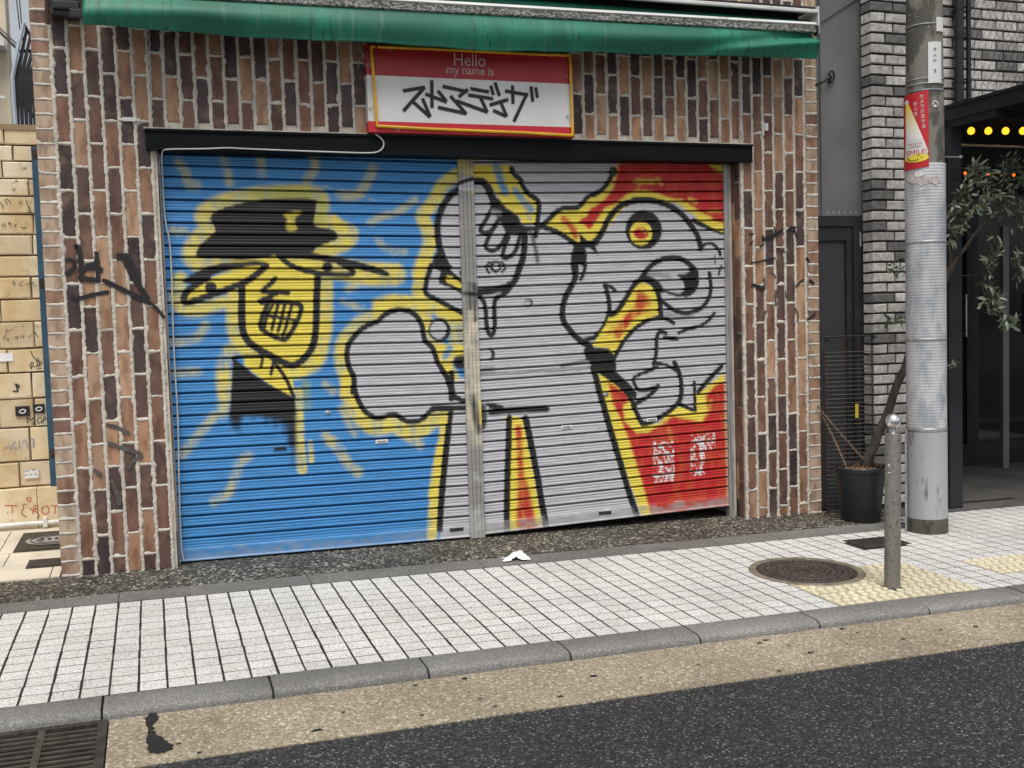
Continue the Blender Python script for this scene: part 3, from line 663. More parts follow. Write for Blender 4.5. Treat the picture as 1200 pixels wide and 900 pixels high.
# --- right leaf: silver field; yellow and red
fill([(0,140),(220,140),(240,210),(290,240),(300,290),(350,350),(415,390),(410,560),(310,550),(290,500),(180,430),(150,375),(100,300),(60,240),(-60,225),(-60,140)], YEL, Gc, 1.2, sm=0)
stroke([(130,140),(165,260),(190,330)], 10, BLUE, Gc, 3, .9, .3); stroke([(265,320),(320,400),(375,455)], 9, BLUE, Gc, 3, .85, .3); stroke([(345,480),(365,520)], 5, BLUE, Gc, 3, .4)
fill([(470,562),(560,465),(690,455),(750,400),(800,365),(910,300),(950,215),(985,100),(1960,100),(1960,600),(1600,540),(1500,480),(1400,410),(1250,380),(1100,400),(1020,450),(960,520),(900,600),(830,690),(720,700),(600,640)], YEL, Gc, 1.2, sm=0)
fill([(272,100),(1020,100),(1020,560),(960,545),(880,505),(800,455),(760,415),(690,385),(600,365),(540,335),(430,315),(330,340),(290,390),(235,420),(170,440),(140,490),(95,560),(60,600),(30,560),(-10,545),(0,520),(50,500),(60,450),(150,405),(250,290),(262,220)], RED, I, 2.2, 1, .08)
stroke([(395,255),(510,258)], 7, YEL, I, 2, .85, .4); stroke([(540,235),(570,270)], 6, YEL, I, 2, .5, .6); stroke([(770,380),(810,400)], 6, YEL, I, 2, .75, .4); stroke([(900,470),(985,465)], 4, YEL, I, 2, .6, .4); stroke([(785,440),(800,452)], 4, YEL, I, 2, .7)
stroke([(700,395),(780,450),(860,500),(1000,560)], 7, YEL, I, 2, .9, .2); stroke([(430,230),(400,330),(300,370),(250,430)], 3, YEL, I, 3, .5, .6)
stroke([(600,520),(650,560),(690,640)], 8, RED, Gc, 2.5, .85, .4); stroke([(1000,110),(990,230),(960,330)], 8, RED, Gc, 4, .8, .4)
fill([(770,515),(830,520),(920,550),(1010,590),(1010,640),(900,598),(800,560)], BLK, I, 1.2)
fill([(790,505),(860,500),(1010,545),(1010,620),(940,590),(860,545)], YEL, I, 1.2); fill([(905,505),(1010,520),(1010,550),(940,530)], RED, I, 2)
arc = [(30,690),(100,690),(150,620),(200,510),(270,430),(370,390),(500,385),(620,420),(720,490),(790,580),(830,650),(848,725)]
stroke(arc, 6.4, BLK, I)
stroke([(235,165),(260,215),(305,245),(310,290),(370,360),(432,392),(425,470),(415,570),(405,640)], 5.2, BLK, Gc)
disc((950,188), 31, 33, BLK, Gc); disc((950,188), 12, 12, SIL, Gc, 2, .4)
stroke([(935,225),(900,290),(830,345),(770,360),(740,410),(690,447),(575,445),(520,500),(440,575)], 5, BLK, Gc)
stroke([(440,570),(550,605),(640,665),(710,712),(780,700),(830,690)], 5.5, BLK, Gc); fill([(712,620),(770,672),(720,705)], BLK, Gc, 1, sm=0); fill([(755,700),(820,700),(845,775)], BLK, Gc, 1, sm=0)
# head, hair and fingers
stroke([(-60,262),(0,248),(45,265),(82,315),(100,380),(150,430)], 7.5, BLK, Gc)
fill([(80,380),(150,372),(180,430),(260,480),(292,515),(305,568),(440,572),(470,570),(440,605),(350,600),(320,650),(260,620),(210,640),(150,530),(90,450)], BLK, Gc, 1.6)
for pts, w_ in (([(110,420),(50,540),(5,600),(50,622),(100,600),(150,520)],4.6),([(135,540),(90,620),(52,700),(62,735),(110,745),(160,710),(200,640),(225,570)],4.4),([(215,650),(172,760),(172,795),(230,790),(270,740),(292,650)],4.4)):
    stroke([(a, b) for a, b in pts], w_, BLK, Gc)
fill([(60,560),(100,480),(120,500),(85,590),(40,610)], SIL, Gc, 1.2); fill([(80,690),(140,570),(170,580),(140,690),(95,720)], SIL, Gc, 1.5)
stroke([(110,470),(150,480)], 6, SIL, Gc, 3, .6)
stroke([(330,630),(322,780),(285,880),(262,960),(200,1000),(140,1015),(60,1030),(-40,1035)], 7, BLK, Gc)
stroke([(365,600),(400,700),(420,820)], 5, BLK, Gc, 2, .75)
stroke([(262,110),(222,170),(190,208),(130,230),(112,270),(115,340),(120,430),(105,500),(80,500),(60,440),(58,340),(45,260),(-10,205)], 4.8, BLK, H)
disc((125,855), 40, 44, BLK, Gc); disc((128,855), 20, 20, WHT, Gc)
stroke([(85,825),(65,840),(62,880),(80,900)], 2.6, BLK, Gc); stroke([(165,825),(190,845),(190,870),(170,890)], 2.6, BLK, Gc)
stroke([(690,715),(668,790),(668,860),(685,920)], 5.5, BLK, Gc); fill([(690,715),(752,712),(768,780),(755,860),(735,850),(700,835),(670,830)], BLK, Gc, 1.2)
stroke([(755,840),(745,900),(720,945)], 4, BLK, Gc)
stroke([(685,-10),(692,85),(640,180),(605,250),(590,330),(600,400),(650,470),(720,540),(790,575)], 6.4, BLK, H)
stroke([(895,150),(915,220),(926,300),(920,360),(880,450),(820,515),(740,535)], 5.2, BLK, H); stroke([(885,150),(930,152),(965,182)], 4, BLK, H)
disc((355,270), 30, 30, BLK, H); disc((350,268), 22, 22, SIL, H); stroke([(345,255),(372,262)], 3, BLK, H, 2, .5)
fill([(75,590),(110,595),(125,635),(105,675),(75,675),(100,635)], BLK, H, 1.5)
# big eye
disc((445,597), 130, 140, BLK, I); disc((425,620), 80, 86, YEL, I); disc((425,620), 52, 42, RED, I, 1.5); stroke([(420,585),(445,600),(455,620)], 2, YEL, I, 1, .8)
# snout
stroke([(430,90),(480,20),(540,-25),(620,-52),(700,-45),(775,0),(812,60),(820,130),(790,190),(740,215)], 5.6, BLK, J)
fill([(660,68),(740,65),(775,40),(742,-5),(820,10),(834,80),(815,180),(740,228),(650,222),(560,180),(610,185),(690,207),(735,180),(725,120),(690,85)], BLK, J, 1.2)
stroke([(440,75),(520,65),(620,85)], 5, BLK, J, 5, .55)
stroke([(555,240),(610,290),(680,335),(760,342),(850,312),(900,250),(920,170),(905,60)], 4.6, BLK, J); stroke([(600,345),(700,375),(790,360)], 4, BLK, J, 3, .5)
stroke([(842,735),(870,695),(930,690),(975,740),(982,775)], 3.6, BLK, I); stroke([(945,780),(945,830)], 1.5, BLK, I); stroke([(970,70),(990,10)], 2.5, BLK, J)
# fiery cheek
fill([(80,570),(120,510),(180,420),(205,355),(250,350),(290,290),(350,190),(410,130),(450,125),(510,160),(545,230),(555,350),(480,390),(400,440),(320,510),(260,600),(235,640),(190,590)], YEL, J, 1.2, sm=0)
stroke([(425,210),(440,270),(380,340),(320,400),(260,490)], 12, RED, J, 3, .95, .45); disc((440,260), 55, 50, RED, J, 3, .9, .4); stroke([(500,310),(400,350)], 5, RED, J, 2, .6, .6); stroke([(280,400),(200,480)], 5, RED, J, 3, .5, .6)
stroke([(212,352),(260,332),(330,220),(390,120),(450,102),(520,140),(558,240),(565,350)], 5.8, BLK, J); stroke([(245,640),(300,540),(380,450),(470,390),(560,370),(620,385),(655,412)], 4.6, BLK, J); fill([(370,120),(440,70),(540,100),(600,190),(560,210),(500,130),(430,110)], BLK, J, 1.5)
# knot at the neck and the long coat line
fill([(20,60),(60,0),(90,40),(200,50),(238,100),(262,60),(250,130),(252,215),(330,280),(397,360),(392,405),(370,435),(330,370),(250,290),(120,195),(80,190),(70,150),(40,130)], BLK, K, 1.3, sm=0)
fill([(115,200),(250,275),(372,400),(382,452),(440,588),(550,578),(620,505),(690,457),(815,492),(815,368),(860,342),(1012,218),(1040,1340),(470,1340),(300,850),(200,520)], YEL, K, 1.3, sm=0)
fill([(195,285),(320,362),(352,420),(300,445),(310,560),(395,645),(470,640),(560,585),(650,525),(760,548),(850,565),(895,480),(880,385),(945,310),(1012,285),(1040,1340),(530,1340),(430,980),(350,720),(290,560),(225,430)], RED, K, 3.0, 1, .10, 0)
stroke([(320,470),(380,600)], 5, YEL, K, 3, .5, .6); stroke([(480,620),(600,560)], 5, YEL, K, 3, .6, .6); stroke([(840,560),(900,500),(920,420)], 5, YEL, K, 3, .5, .6); stroke([(620,620),(640,700)], 5, YEL, K, 4, .35, .6)
stroke([(90,185),(130,340),(170,480),(220,650),(270,820),(330,1020),(395,1230)], 7.0, BLK, K)
stroke([(120,200),(250,285),(330,360),(375,440),(400,520),(440,582)], 5, BLK, K)
for pts, w_ in (([(515,160),(532,90),(535,-40),(560,-72),(600,-58)],4.4),([(590,-28),(680,-18)],4.6),([(690,-60),(760,-88),(850,-110),(905,-150),(942,-200)],3.6),([(510,155),(600,160),(665,200)],3.4),([(540,180),(460,215),(372,250),(372,290),(402,340),(450,352),(545,312)],3.8),([(545,318),(490,380),(400,432),(368,450)],5),([(660,150),(700,230),(712,320),(706,400),(680,440),(620,500),(550,535),(480,578),(440,582)],5.6),([(370,450),(400,520),(432,575)],5),([(700,442),(760,470),(808,488)],4),([(800,290),(806,485)],3.8),([(990,178),(905,265),(830,352)],5.2)):
    stroke(pts, w_, BLK, K)
disc((180,375), 18, 13, BLK, K); disc((180,375), 9, 6, SIL, K)
# legs, belt
fill([(-30,150),(20,150),(50,165),(75,290),(110,480),(140,660),(-40,690),(-20,480)], YEL, (600,450,4), 1.2, sm=0)
stroke([(705,10),(715,180),(722,330)], 8, RED, F_, 3, .95, .4); fill([(700,330),(745,330),(800,500),(840,760),(690,760),(695,480)], RED, F_, 3.5, .95, .45)
stroke([(640,-60),(632,200),(626,400),(620,760)], 6.6, BLK, F_); stroke([(755,-60),(810,200),(850,420),(905,740)], 7, BLK, F_)
stroke([(575,483),(600,480.5),(640,479)], 7, BLK, soft=2.5); stroke([(575,476),(590,482)], 4, BLK)
stroke([(-20,778),(150,772),(420,750),(640,742),(790,725)], 2.2, BLK, H, 1.5, .8); stroke([(590,715),(700,690),(790,668)], 4, BLK, H, 2.5, .8); stroke([(-10,740),(100,735)], 7, BLK, H, 5, .6)
disc((1055,350), 28, 95, BLK, E2, 2, .9); stroke([(1085,265),(1130,268),(1190,285)], 4, BLK, E2, 1.5)  # black disc paints in the shadow beside the post; the stroke is graffiti
# white residue of torn posters
for (x0, y0, x1, y1) in ((520,235,655,500), (780,190,868,450), (780,180,942,275)):
    PAINT.append(('n', conv([(x0,y0),(x1,y0),(x1,y1),(x0,y1)], L), 0, WHT, 0, .95, 0, False))
def vnoise(x, z):
    xi = np.floor(x).astype(np.int64); zi = np.floor(z).astype(np.int64); fx = x-xi; fz = z-zi
    def h(a, b): 
        q = np.sin(a*127.1+b*311.7)*43758.5453; return q-np.floor(q)
    fx = fx*fx*(3-2*fx); fz = fz*fz*(3-2*fz)
    return (h(xi,zi)*(1-fx)+h(xi+1,zi)*fx)*(1-fz)+(h(xi,zi+1)*(1-fx)+h(xi+1,zi+1)*fx)*fz
def paint(X, Z, base):
    Cc = np.empty((len(X), 3)); Cc[:] = base
    wob = .0035*(vnoise(X*28, Z*28)-.5); X2 = X+wob; Z2 = Z+.0035*(vnoise(X*31+9, Z*31)-.5)
    stk = vnoise(X*26, Z*12)*.6+vnoise(X*64+7, Z*30)*.4
    for kind, P, hw, col, soft, alpha, streak, taper in PAINT:
        mg = hw+soft*2+.004; lo = P.min(0)-mg; hi = P.max(0)+mg
        idx = np.nonzero((X2 > lo[0]) & (X2 < hi[0]) & (Z2 > lo[1]) & (Z2 < hi[1]))[0]
        if not len(idx): continue
        x, z = X2[idx], Z2[idx]; soft = max(soft, .0022)
        if kind == 'n':
            n = vnoise(x*75, z*60)*.6+vnoise(x*210, z*170)*.4; a = np.clip((n-.50)/.08, 0, 1)*alpha
        else:
            closed = kind == 'f'; d = np.full(len(x), 1e9); ins = np.zeros(len(x), bool); n = len(P)
            for i in range(n if closed else n-1):
                a, b = P[i], P[(i+1) % n]; e = b-a; L2 = e@e+1e-12
                t = np.clip(((x-a[0])*e[0]+(z-a[1])*e[1])/L2, 0, 1); dx = x-a[0]-t*e[0]; dz = z-a[1]-t*e[1]; np.minimum(d, dx*dx+dz*dz, out=d)
                if closed and a[1] != b[1]:
                    c = ((a[1] > z) != (b[1] > z)) & (x < (b[0]-a[0])*(z-a[1])/(b[1]-a[1])+a[0]); ins ^= c
            d = np.sqrt(d); d = np.where(ins, -d, d) if closed else d-hw
            q = np.clip(.5-d/(2*soft), 0, 1); a = q*q*(3-2*q)*alpha
        if streak:
            s_ = stk[idx]; a = a*np.clip(1-streak*np.clip((s_-.38)*2.6, 0, 1)*(1-np.clip((a-.9)*10, 0, 1)*.3), 0, 1)
        Cc[idx] = Cc[idx]*(1-a[:,None])+np.array(col)*a[:,None]
    return Cc
def set_paint(me, colr):
    at = me.color_attributes.new('paint', 'FLOAT_COLOR', 'POINT'); at.data.foreach_set('color', np.hstack([colr, np.ones((len(colr),1))]).astype(np.float32).ravel())
PROF = [(.0605,.0300),(.0496,.0310),(.0484,.0000),(.0470,-.0034),(.0440,-.0040),(.0345,-.0032),(.0335,-.0024),(.0315,-.0024),(.0305,-.0032),(.0195,-.0032),(.0185,-.0024),(.0165,-.0024),(.0155,-.0032),(.0040,-.0038),(.0008,-.0030),(.0000,.0050)]
def shutter(x0, x1, zl, zr, base, label, tilt_bar=.07, wear=.75):
    root = empty('roller_shutter', (x0, YS, zl)); tag(root, label, 'shutter'); n = int((x1-x0)/.0048); xs_ = np.linspace(x0, x1, n+1); k = (zr-zl)/(x1-x0)
    slats = []; z0 = tilt_bar; pitch = .0608
    while z0 < 2.26-max(zl, zr): slats.append(z0); z0 += pitch
    allX = []; allZ = []; geo = []
    for s in slats:
        dy = random.uniform(-.0006,.0006)
        zz = np.array([s+p[0]*pitch/.0605 for p in PROF]); yy = np.array([YS+p[1]+dy for p in PROF])
        X = np.repeat(xs_[None,:], len(PROF), 0); Z = zz[:,None]+zl+k*(xs_-x0)[None,:]; Y = np.repeat(yy[:,None], n+1, 1)
        geo.append((X.ravel(), Y.ravel(), Z.ravel())); allX.append(X.ravel()); allZ.append(Z.ravel())
    # bottom bar
    bp = [(tilt_bar+.004,.004),(tilt_bar+.002,-.004),(tilt_bar-.004,-.006),(tilt_bar*.75,-.006),(tilt_bar*.5,-.006),(tilt_bar*.25,-.006),(.010,-.006),(.008,-.011),(.001,-.011),(0,.006)]
    zz = np.array([p[0] for p in bp]); yy = np.array([YS+p[1] for p in bp])
    X = np.repeat(xs_[None,:], len(bp), 0); Z = zz[:,None]+zl+k*(xs_-x0)[None,:]; Y = np.repeat(yy[:,None], n+1, 1)
    allX.append(X.ravel()); allZ.append(Z.ravel()); geo.append((X.ravel(), Y.ravel(), Z.ravel()))
    Cc = paint(np.concatenate(allX), np.concatenate(allZ), base); o0 = 0
    for j, (gx, gy, gz) in enumerate(geo):
        rows = len(gx)//(n+1); bar = j == len(geo)-1
        me = bpy.data.meshes.new('slat'); V = np.stack([gx-x0, gy-YS, gz-zl], 1)
        ii = np.arange(rows-1)[:,None]*(n+1)+np.arange(n)[None,:]; Fq = np.stack([ii, ii+(n+1), ii+(n+2), ii+1], -1).reshape(-1, 4)
        me.vertices.add(len(V)); me.vertices.foreach_set('co', V.astype(np.float32).ravel()); me.loops.add(Fq.size); me.loops.foreach_set('vertex_index', Fq.ravel().astype(np.int32))
        me.polygons.add(len(Fq)); me.polygons.foreach_set('loop_start', np.arange(0, Fq.size, 4, dtype=np.int32)); me.polygons.foreach_set('loop_total', np.full(len(Fq), 4, dtype=np.int32)); me.update(); me.validate()
        cc = Cc[o0:o0+len(V)].copy(); o0 += len(V)
        if bar:      # paint worn off along the foot
            wr = np.clip(1.15-(gz-zl-k*(gx-x0))/tilt_bar+ (vnoise(gx*25, gz*90)-.5)*1.5, 0, 1)[:,None]; cc = cc*(1-wear*wr)+np.array(s2l(165,164,160))*wear*wr
        set_paint(me, cc); me.materials.append(MT['paint'])
        o = bpy.data.objects.new('bottom_bar' if bar else 'slat', me); link(o, root)
    return root
zA, zB, zC, zD = fy(210,658.7,YS)[2], fy(552,629,YS)[2], fy(570,626,YS)[2], fy(852,592.7,YS)[2]
xm0, xm1 = 1.630, 1.722
sh1 = shutter(-.012, xm0+.01, zA, zB, BLUE, 'blue roller shutter leaf sprayed with a yellow face in a black hat', wear=.42)
sh2 = shutter(xm1-.01, 3.372, zC, zD, SIL, 'silver and red roller shutter leaf sprayed with a big-eyed snouted head')
def plate(u, v, w_, h_, root, name, mat, mat2):
    p = fy(u, v, YS-.008); m = MB(); m.bbox(p[0]-w_/2, p[0]+w_/2, YS-.0085, YS-.001, p[2]-h_/2, p[2]+h_/2, .0015); o = child(m.obj(name, mat), root)
    m = MB(); m.box(p[0]-w_*.38, p[0]+w_*.38, YS-.0095, YS-.0086, p[2]-h_*.28, p[2]+h_*.28); q = m.obj('slot', mat2); q.parent = o
for u, v, r, ms in ((447.5,517.5,sh1,('white','steel')),(328.5,525.5,sh1,('blue_steel','black_paint')),(664.5,500.5,sh2,('white','steel')),(764,492,sh2,('white','steel'))):
    plate(u, v, .072, .021, r, 'finger_pull', MT[ms[0]], MT[ms[1]])
for (u, v, r) in ((384,483,sh1), (709,462,sh2)):
    p = fy(u, v, YS-.006); m = MB(); m.add([(p[0]-.02,YS-.008,p[2]),(p[0],YS-.010,p[2]-.013),(p[0]+.02,YS-.008,p[2]),(p[0],YS-.010,p[2]+.013),(p[0],YS-.014,p[2])], [(0,1,4),(1,2,4),(2,3,4),(3,0,4)]); child(m.obj('lock_plate', MT['steel']), r)
for (u, v, r) in ((535,620.5,sh1), (709,601,sh2)):
    p = fy(u, v, YS-.006); m = MB(); m.box(p[0]-.042, p[0]+.042, YS-.0085, YS-.006, p[2]-.010, p[2]+.010); child(m.obj('maker_plate', MT['cast_iron']), r)
# centre post with grooves, carrying smears of the paint
post = empty('shutter_post', (1.676, YS, 0)); tag(post, 'grooved aluminium post between the two painted shutter leaves', 'post')
pf_ = [(-.046,.02),(-.046,-.020),(-.043,-.0225),(-.026,-.0225),(-.025,-.017),(-.022,-.017),(-.021,-.0225),(-.003,-.0225),(-.002,-.017),(.002,-.017),(.003,-.0225),(.021,-.0225),(.022,-.017),(.025,-.017),(.026,-.0225),(.043,-.0225),(.046,-.020),(.046,.02)]
zs = np.linspace(G(1.676, .1)+.012, 2.2, 440); V = []; F = []
for z in zs:
    for a, b in pf_: V.append((1.676+a, YS+b, z))
n = len(pf_)
for i in range(len(zs)-1):
    for k in range(n-1): F.append((i*n+k, i*n+k+1, (i+1)*n+k+1, (i+1)*n+k))
o = mesh_obj('post_profile', V, F, MT['paint']); child(o, post)
PAINT_ALL = PAINT; PAINT = []
stroke([(538,186),(552,215),(556,222)], 14, YEL, soft=4, alpha=.5, streak=.6); fill([(535,208),(560,206),(560,222),(535,226)], SIL, soft=1); stroke([(536,215.5),(548,211),(560,209)], 4, BLK)
fill([(540,360),(575,360),(575,520),(545,520)], s2l(222,214,190), soft=6, alpha=.9, streak=.6)
stroke([(548,332),(549,350),(550,362)], 3, BLK, soft=2, alpha=.8, streak=.8); stroke([(555,334),(557,350),(556,375)], 5, BLK, soft=2, alpha=.9, streak=.8); stroke([(543,344),(568,346)], 4, BLK, soft=1.5, streak=.6)
stroke([(553,466),(556,485),(560,505)], 9, BLK, soft=2, alpha=.95, streak=.6); stroke([(561,470),(563,495)], 4, YEL, soft=1); stroke([(555,555),(560,562)], 6, WHT, soft=2, alpha=.7, streak=.7)
stroke([(556,600),(560,625)], 18, WHT, soft=6, alpha=.5, streak=.8)
Va = np.array(V); set_paint(o.data, paint(Va[:,0], Va[:,2], s2l(150,148,144)))
for xg, sgn in ((-.019, 1), (3.372, -1)):      # guide rails
    m = MB(); m.box(xg+(0 if sgn > 0 else -.002), xg+(.012 if sgn > 0 else .030), YS-.022, YS+.03, G(xg, .1)+.004, 2.194)
    m.box(xg+(.004 if sgn > 0 else .010), xg+(.0075 if sgn > 0 else .0135), YS-.027, YS-.0221, G(xg, .1)+.004, 2.194)
    child(m.obj('guide_rail', MT['alu']), bld)
m = MB(); m.box(3.402, OR_-.010, YS-.002, YS+.03, G(3.4, .1), 2.194); child(m.obj('jamb', MT['mortar']), bld)
m = MB(); m.box(-.02, 3.40, YS+.25, YS+.3, -.2, 2.25); child(m.obj('dark_lining', MT['black_paint']), bld)

# ================================================================== AWNING
AW0, AW1, AY = -0.325, 3.835, -0.235
awn = empty('awning', (AW0, 0, 2.9)); tag(awn, 'retracted green canvas awning with mouldy white rail above the name sign', 'awning')
m = MB(); m.box(AW0+.05, AW1+.03, -.02, -.006, 2.93, 3.12); m.box(AW0+.05, AW1+.03, -.200, -.0201, 3.106, 3.12); child(m.obj('cassette', MT['dark_metal']), awn)
m = MB(); m.bbox(AW0+.045, AW1+.035, -.222, -.2005, 3.078, 3.100, .004); child(m.obj('upper_rail', MT['white_rail']), awn)
m = MB(); m.box(AW1+.0355, AW1+.043, -.222, -.007, 2.95, 3.12); child(m.obj('end_plate', MT['white_rail']), awn)
m = MB(); m.tube([(AW0+.06, -.11, 3.02), (AW1+.03, -.11, 3.02)], .045, 14); child(smooth_by_angle(m.obj('fabric_roll', MT['canvas'])), awn)
# front bar: bright upper lip over a mould-stained face
def zbar(x): return 2.905+.0105*(x+.3)
n = 40
V = []; F = []
pr = [(.040,.010),(.062,-.004),(.062,-.014),(.050,-.020),(.047,-.016),(.010,-.016),(.004,-.010),(.004,.010)]
def barpiece(sl, name, mat):
    V = []; F = []; k = len(sl)
    for i in range(n+1):
        x = AW0+(AW1-AW0)*i/n
        for (dz, dy) in sl: V.append((x, AY+dy, zbar(x)+dz))
    for i in range(n):
        for j in range(k-1): F.append((i*k+j, i*k+j+1, (i+1)*k+j+1, (i+1)*k+j))
    F.append(tuple(range(k))); F.append(tuple(range((n+1)*k-1, n*k-1, -1)))
    child(mesh_obj(name, V, F, mat), awn)
barpiece([(.044,.012),(.064,.000),(.064,-.014),(.050,-.020),(.044,-.012)], 'front_bar', MT['white_rail'])
barpiece([(.043,.012),(.043,-.015),(.008,-.015),(.002,-.008),(.002,.012)], 'bar_face', MT['mould_alu'])
m = MB(); m.box(AW1+.001, AW1+.016, AY-.02, AY+.014, zbar(AW1)-.012, zbar(AW1)+.045); child(m.obj('bar_end_cap', MT['black_paint']), awn)
# fabric between roll and bar
V = []; F = []
for i in range(n+1):
    x = AW0+.06+(AW1-AW0-.07)*i/n
    for t in np.linspace(0, 1, 5): V.append((x, -.11+(AY+.012+.11)*t, 3.062+(zbar(x)+.042-3.062)*t-.012*math.sin(math.pi*t)))
for i in range(n):
    for j in range(4): F.append((i*5+j, i*5+j+1, (i+1)*5+j+1, (i+1)*5+j))
child(mesh_obj('canvas_top', V, F, MT['canvas'], smooth=True), awn)
# valance: hangs with a belly and a twist at its right end
NX, NZ = 220, 22
low = np.interp(np.linspace(0,1,NX+1), [0,.07,.19,.35,.52,.74,.86,1.0], [2.752,2.747,2.744,2.742,2.742,2.770,2.779,2.800])
V = []; F = []
for i in range(NX+1):
    s = i/NX; x = AW0+(AW1-AW0)*s; zt = zbar(x)+.004; zb = low[i]+.004*math.sin(s*23)+.002*math.sin(s*61)
    for j in range(NZ+1):
        t = j/NZ; z = zt+(zb-zt)*t
        bel = .044*math.sin(math.pi*min(1,t*1.02))**1.3*(.8+.3*math.sin(s*9+1))+.004*math.sin(s*17+t*2)*t+.0015*math.sin(s*53+t*4)*t
        q = max(0, (s-.70)/.30); fold = .045*q*math.exp(-((t-(1.05-.95*q))/.22)**2)-.03*q*math.exp(-((t-(1.35-1.0*q))/.2)**2)
        l = max(0, (.10-s)/.10); fold += .02*l*math.sin(t*5)
        V.append((x+.01*t*(q-l), AY-.004-bel+fold*.9, z))
for i in range(NX):
    for j in range(NZ): a = i*(NZ+1)+j; F.append((a, a+1, a+NZ+2, a+NZ+1))
o = mesh_obj('valance', V, F, MT['canvas'], smooth=True); child(o, awn)
md = o.modifiers.new('thickness', 'SOLIDIFY'); md.thickness = .0015
# grey winding gear at the left end
gx = fy(72, 10, -.05)[0]; m = MB()
m.bbox(-.485, -.36, -.10, -.0065, 2.835, 2.93, .008); m.bbox(-.475, -.35, -.125, -.1005, 2.86, 2.90, .006); m.bbox(-.40, -.33, -.14, -.1255, 2.815, 2.86, .006); m.box(-.47, -.33, -.09, -.04, 2.93, 3.06)
child(m.obj('winding_gear', MT['dark_metal']), awn)
m = MB(); m.tube([(-.505, -.05, 2.80), (-.50, -.05, 3.2)], .012, 8); child(m.obj('downpipe', MT['rust']), awn)

# ================================================================== NAME SIGN
SY = -0.07
sg = empty('name_sign', (1.69, SY, 2.55)); tag(sg, 'red and white name sign with black brush strokes and yellow tube frame', 'sign')
cor = [fy(428,52,SY), fy(670,63.5,SY), fy(673.5,160,SY), fy(432,155,SY)]
sx0, sx1, sz0, sz1 = 1.085, 2.296, 2.310, 2.782
m = MB(); m.box(sx0, sx1, SY, SY+.05, sz0, sz1); child(m.obj('board', MT['white']), sg)
za = fy(550, 93, SY)[2]; zb_ = fy(550, 145.5, SY)[2]
m = MB(); m.box(sx0-.001, sx1+.001, SY-.002, SY+.051, za, sz1+.001); child(m.obj('header_band', MT['red']), sg)
m = MB(); m.box(sx0-.001, sx1+.001, SY-.002, SY+.051, sz0-.001, zb_); child(m.obj('footer_band', MT['red2']), sg)
def sign_text(body, u, v, wpx, name):
    p = fy(u, v, SY); vv, ff = text_mesh(body, 1.0, 'CENTER'); xs2 = [q[0] for q in vv]; q0 = fy(u-wpx/2, v, SY)[0]; q1 = fy(u+wpx/2, v, SY)[0]; sc = (q1-q0)/(max(xs2)-min(xs2)); cx = (max(xs2)+min(xs2))/2
    m = MB(); m.add([(p[0]+(q[0]-cx)*sc, SY-.0035, p[2]+q[1]*sc*1.12) for q in vv], ff); child(m.obj(name, MT['pink_ink']), sg)['kind'] = 'stuff'
sign_text('Hello', 550.5, 77.5, 37, 'lettering'); sign_text('my name is', 551, 87.5, 55, 'lettering')
S1 = (465,90,13.333); S2 = (545,90,13.333)
glyphs = [[((95,222),(440,165)),((430,170),(100,535)),((250,390),(520,630)),((400,340),(520,625))],
          [((545,55),(548,485)),((445,270),(780,395)),((640,220),(775,385))],
          [((715,150),(1105,235)),((1110,195),(965,315)),((640,478),(1085,575)),((835,300),(1085,580))]]
glyphs2 = [[((80,185),(372,240)),((45,285),(438,345)),((-140,375),(350,552)),((240,330),(345,555)),((400,140),(440,285)),((465,90),(535,300))],
           [((380,443),(672,355)),((560,410),(650,620)),((435,525),(645,618))],
           [((622,222),(985,285)),((738,135),(748,425)),((968,255),(760,700))],[((1028,150),(1055,390)),((1100,165),(1128,330))]]
q = 0
for gl, o_ in ((glyphs, S1), (glyphs2, S2)):
    for g in gl:
        m = MB()
        for a, b in g:
            P = [xz(o_[0]+c[0]/o_[2], o_[1]+c[1]/o_[2], SY) for c in (a, b)]; m.ribbon(P, 4.0/205, SY-.003-.0002*(q % 5)); q += 1
        tag(child(m.obj('brush_character', MT['ink']), sg), kind=None)
ty = SY-.014
fr = [fy(435,54,ty), fy(442,148,ty), fy(671,158.5,ty), fy(668,65,ty)]
m = MB(); P = [fr[0]+np.array([.02,0,.0]), fr[0], fr[1], fr[2], fr[3], fr[0]+np.array([.02,0,.0])]
pts = []
for a, b in zip(P[:-1], P[1:]): pts += [a+(b-a)*t for t in (0.0, .012, .25, .5, .75, .988)]
pts = [p_+np.array([0, 0, .0015*math.sin(i*2.1)]) for i, p_ in enumerate(pts)]
m.tube(pts, .0085, 8); child(smooth_by_angle(m.obj('yellow_tube', MT['yellow_tube'])), sg)
for (u, v) in ((455,57.5),(641,65),(664,90),(433,127),(463,152),(664,136),(642,157),(430,77)):
    p = fy(u, v, SY); m = MB(); m.tube([p+np.array([0,-.004,0]), p+np.array([.012,-.022,.008]), p+np.array([.02,-.02,-.004]), p+np.array([.004,-.02,-.014])], .0018, 5); m.lathe([(.006,0),(.006,.004)], 8, (p[0], SY-.006, p[2]-.002)); child(m.obj('wire_tie', MT['steel']), sg)
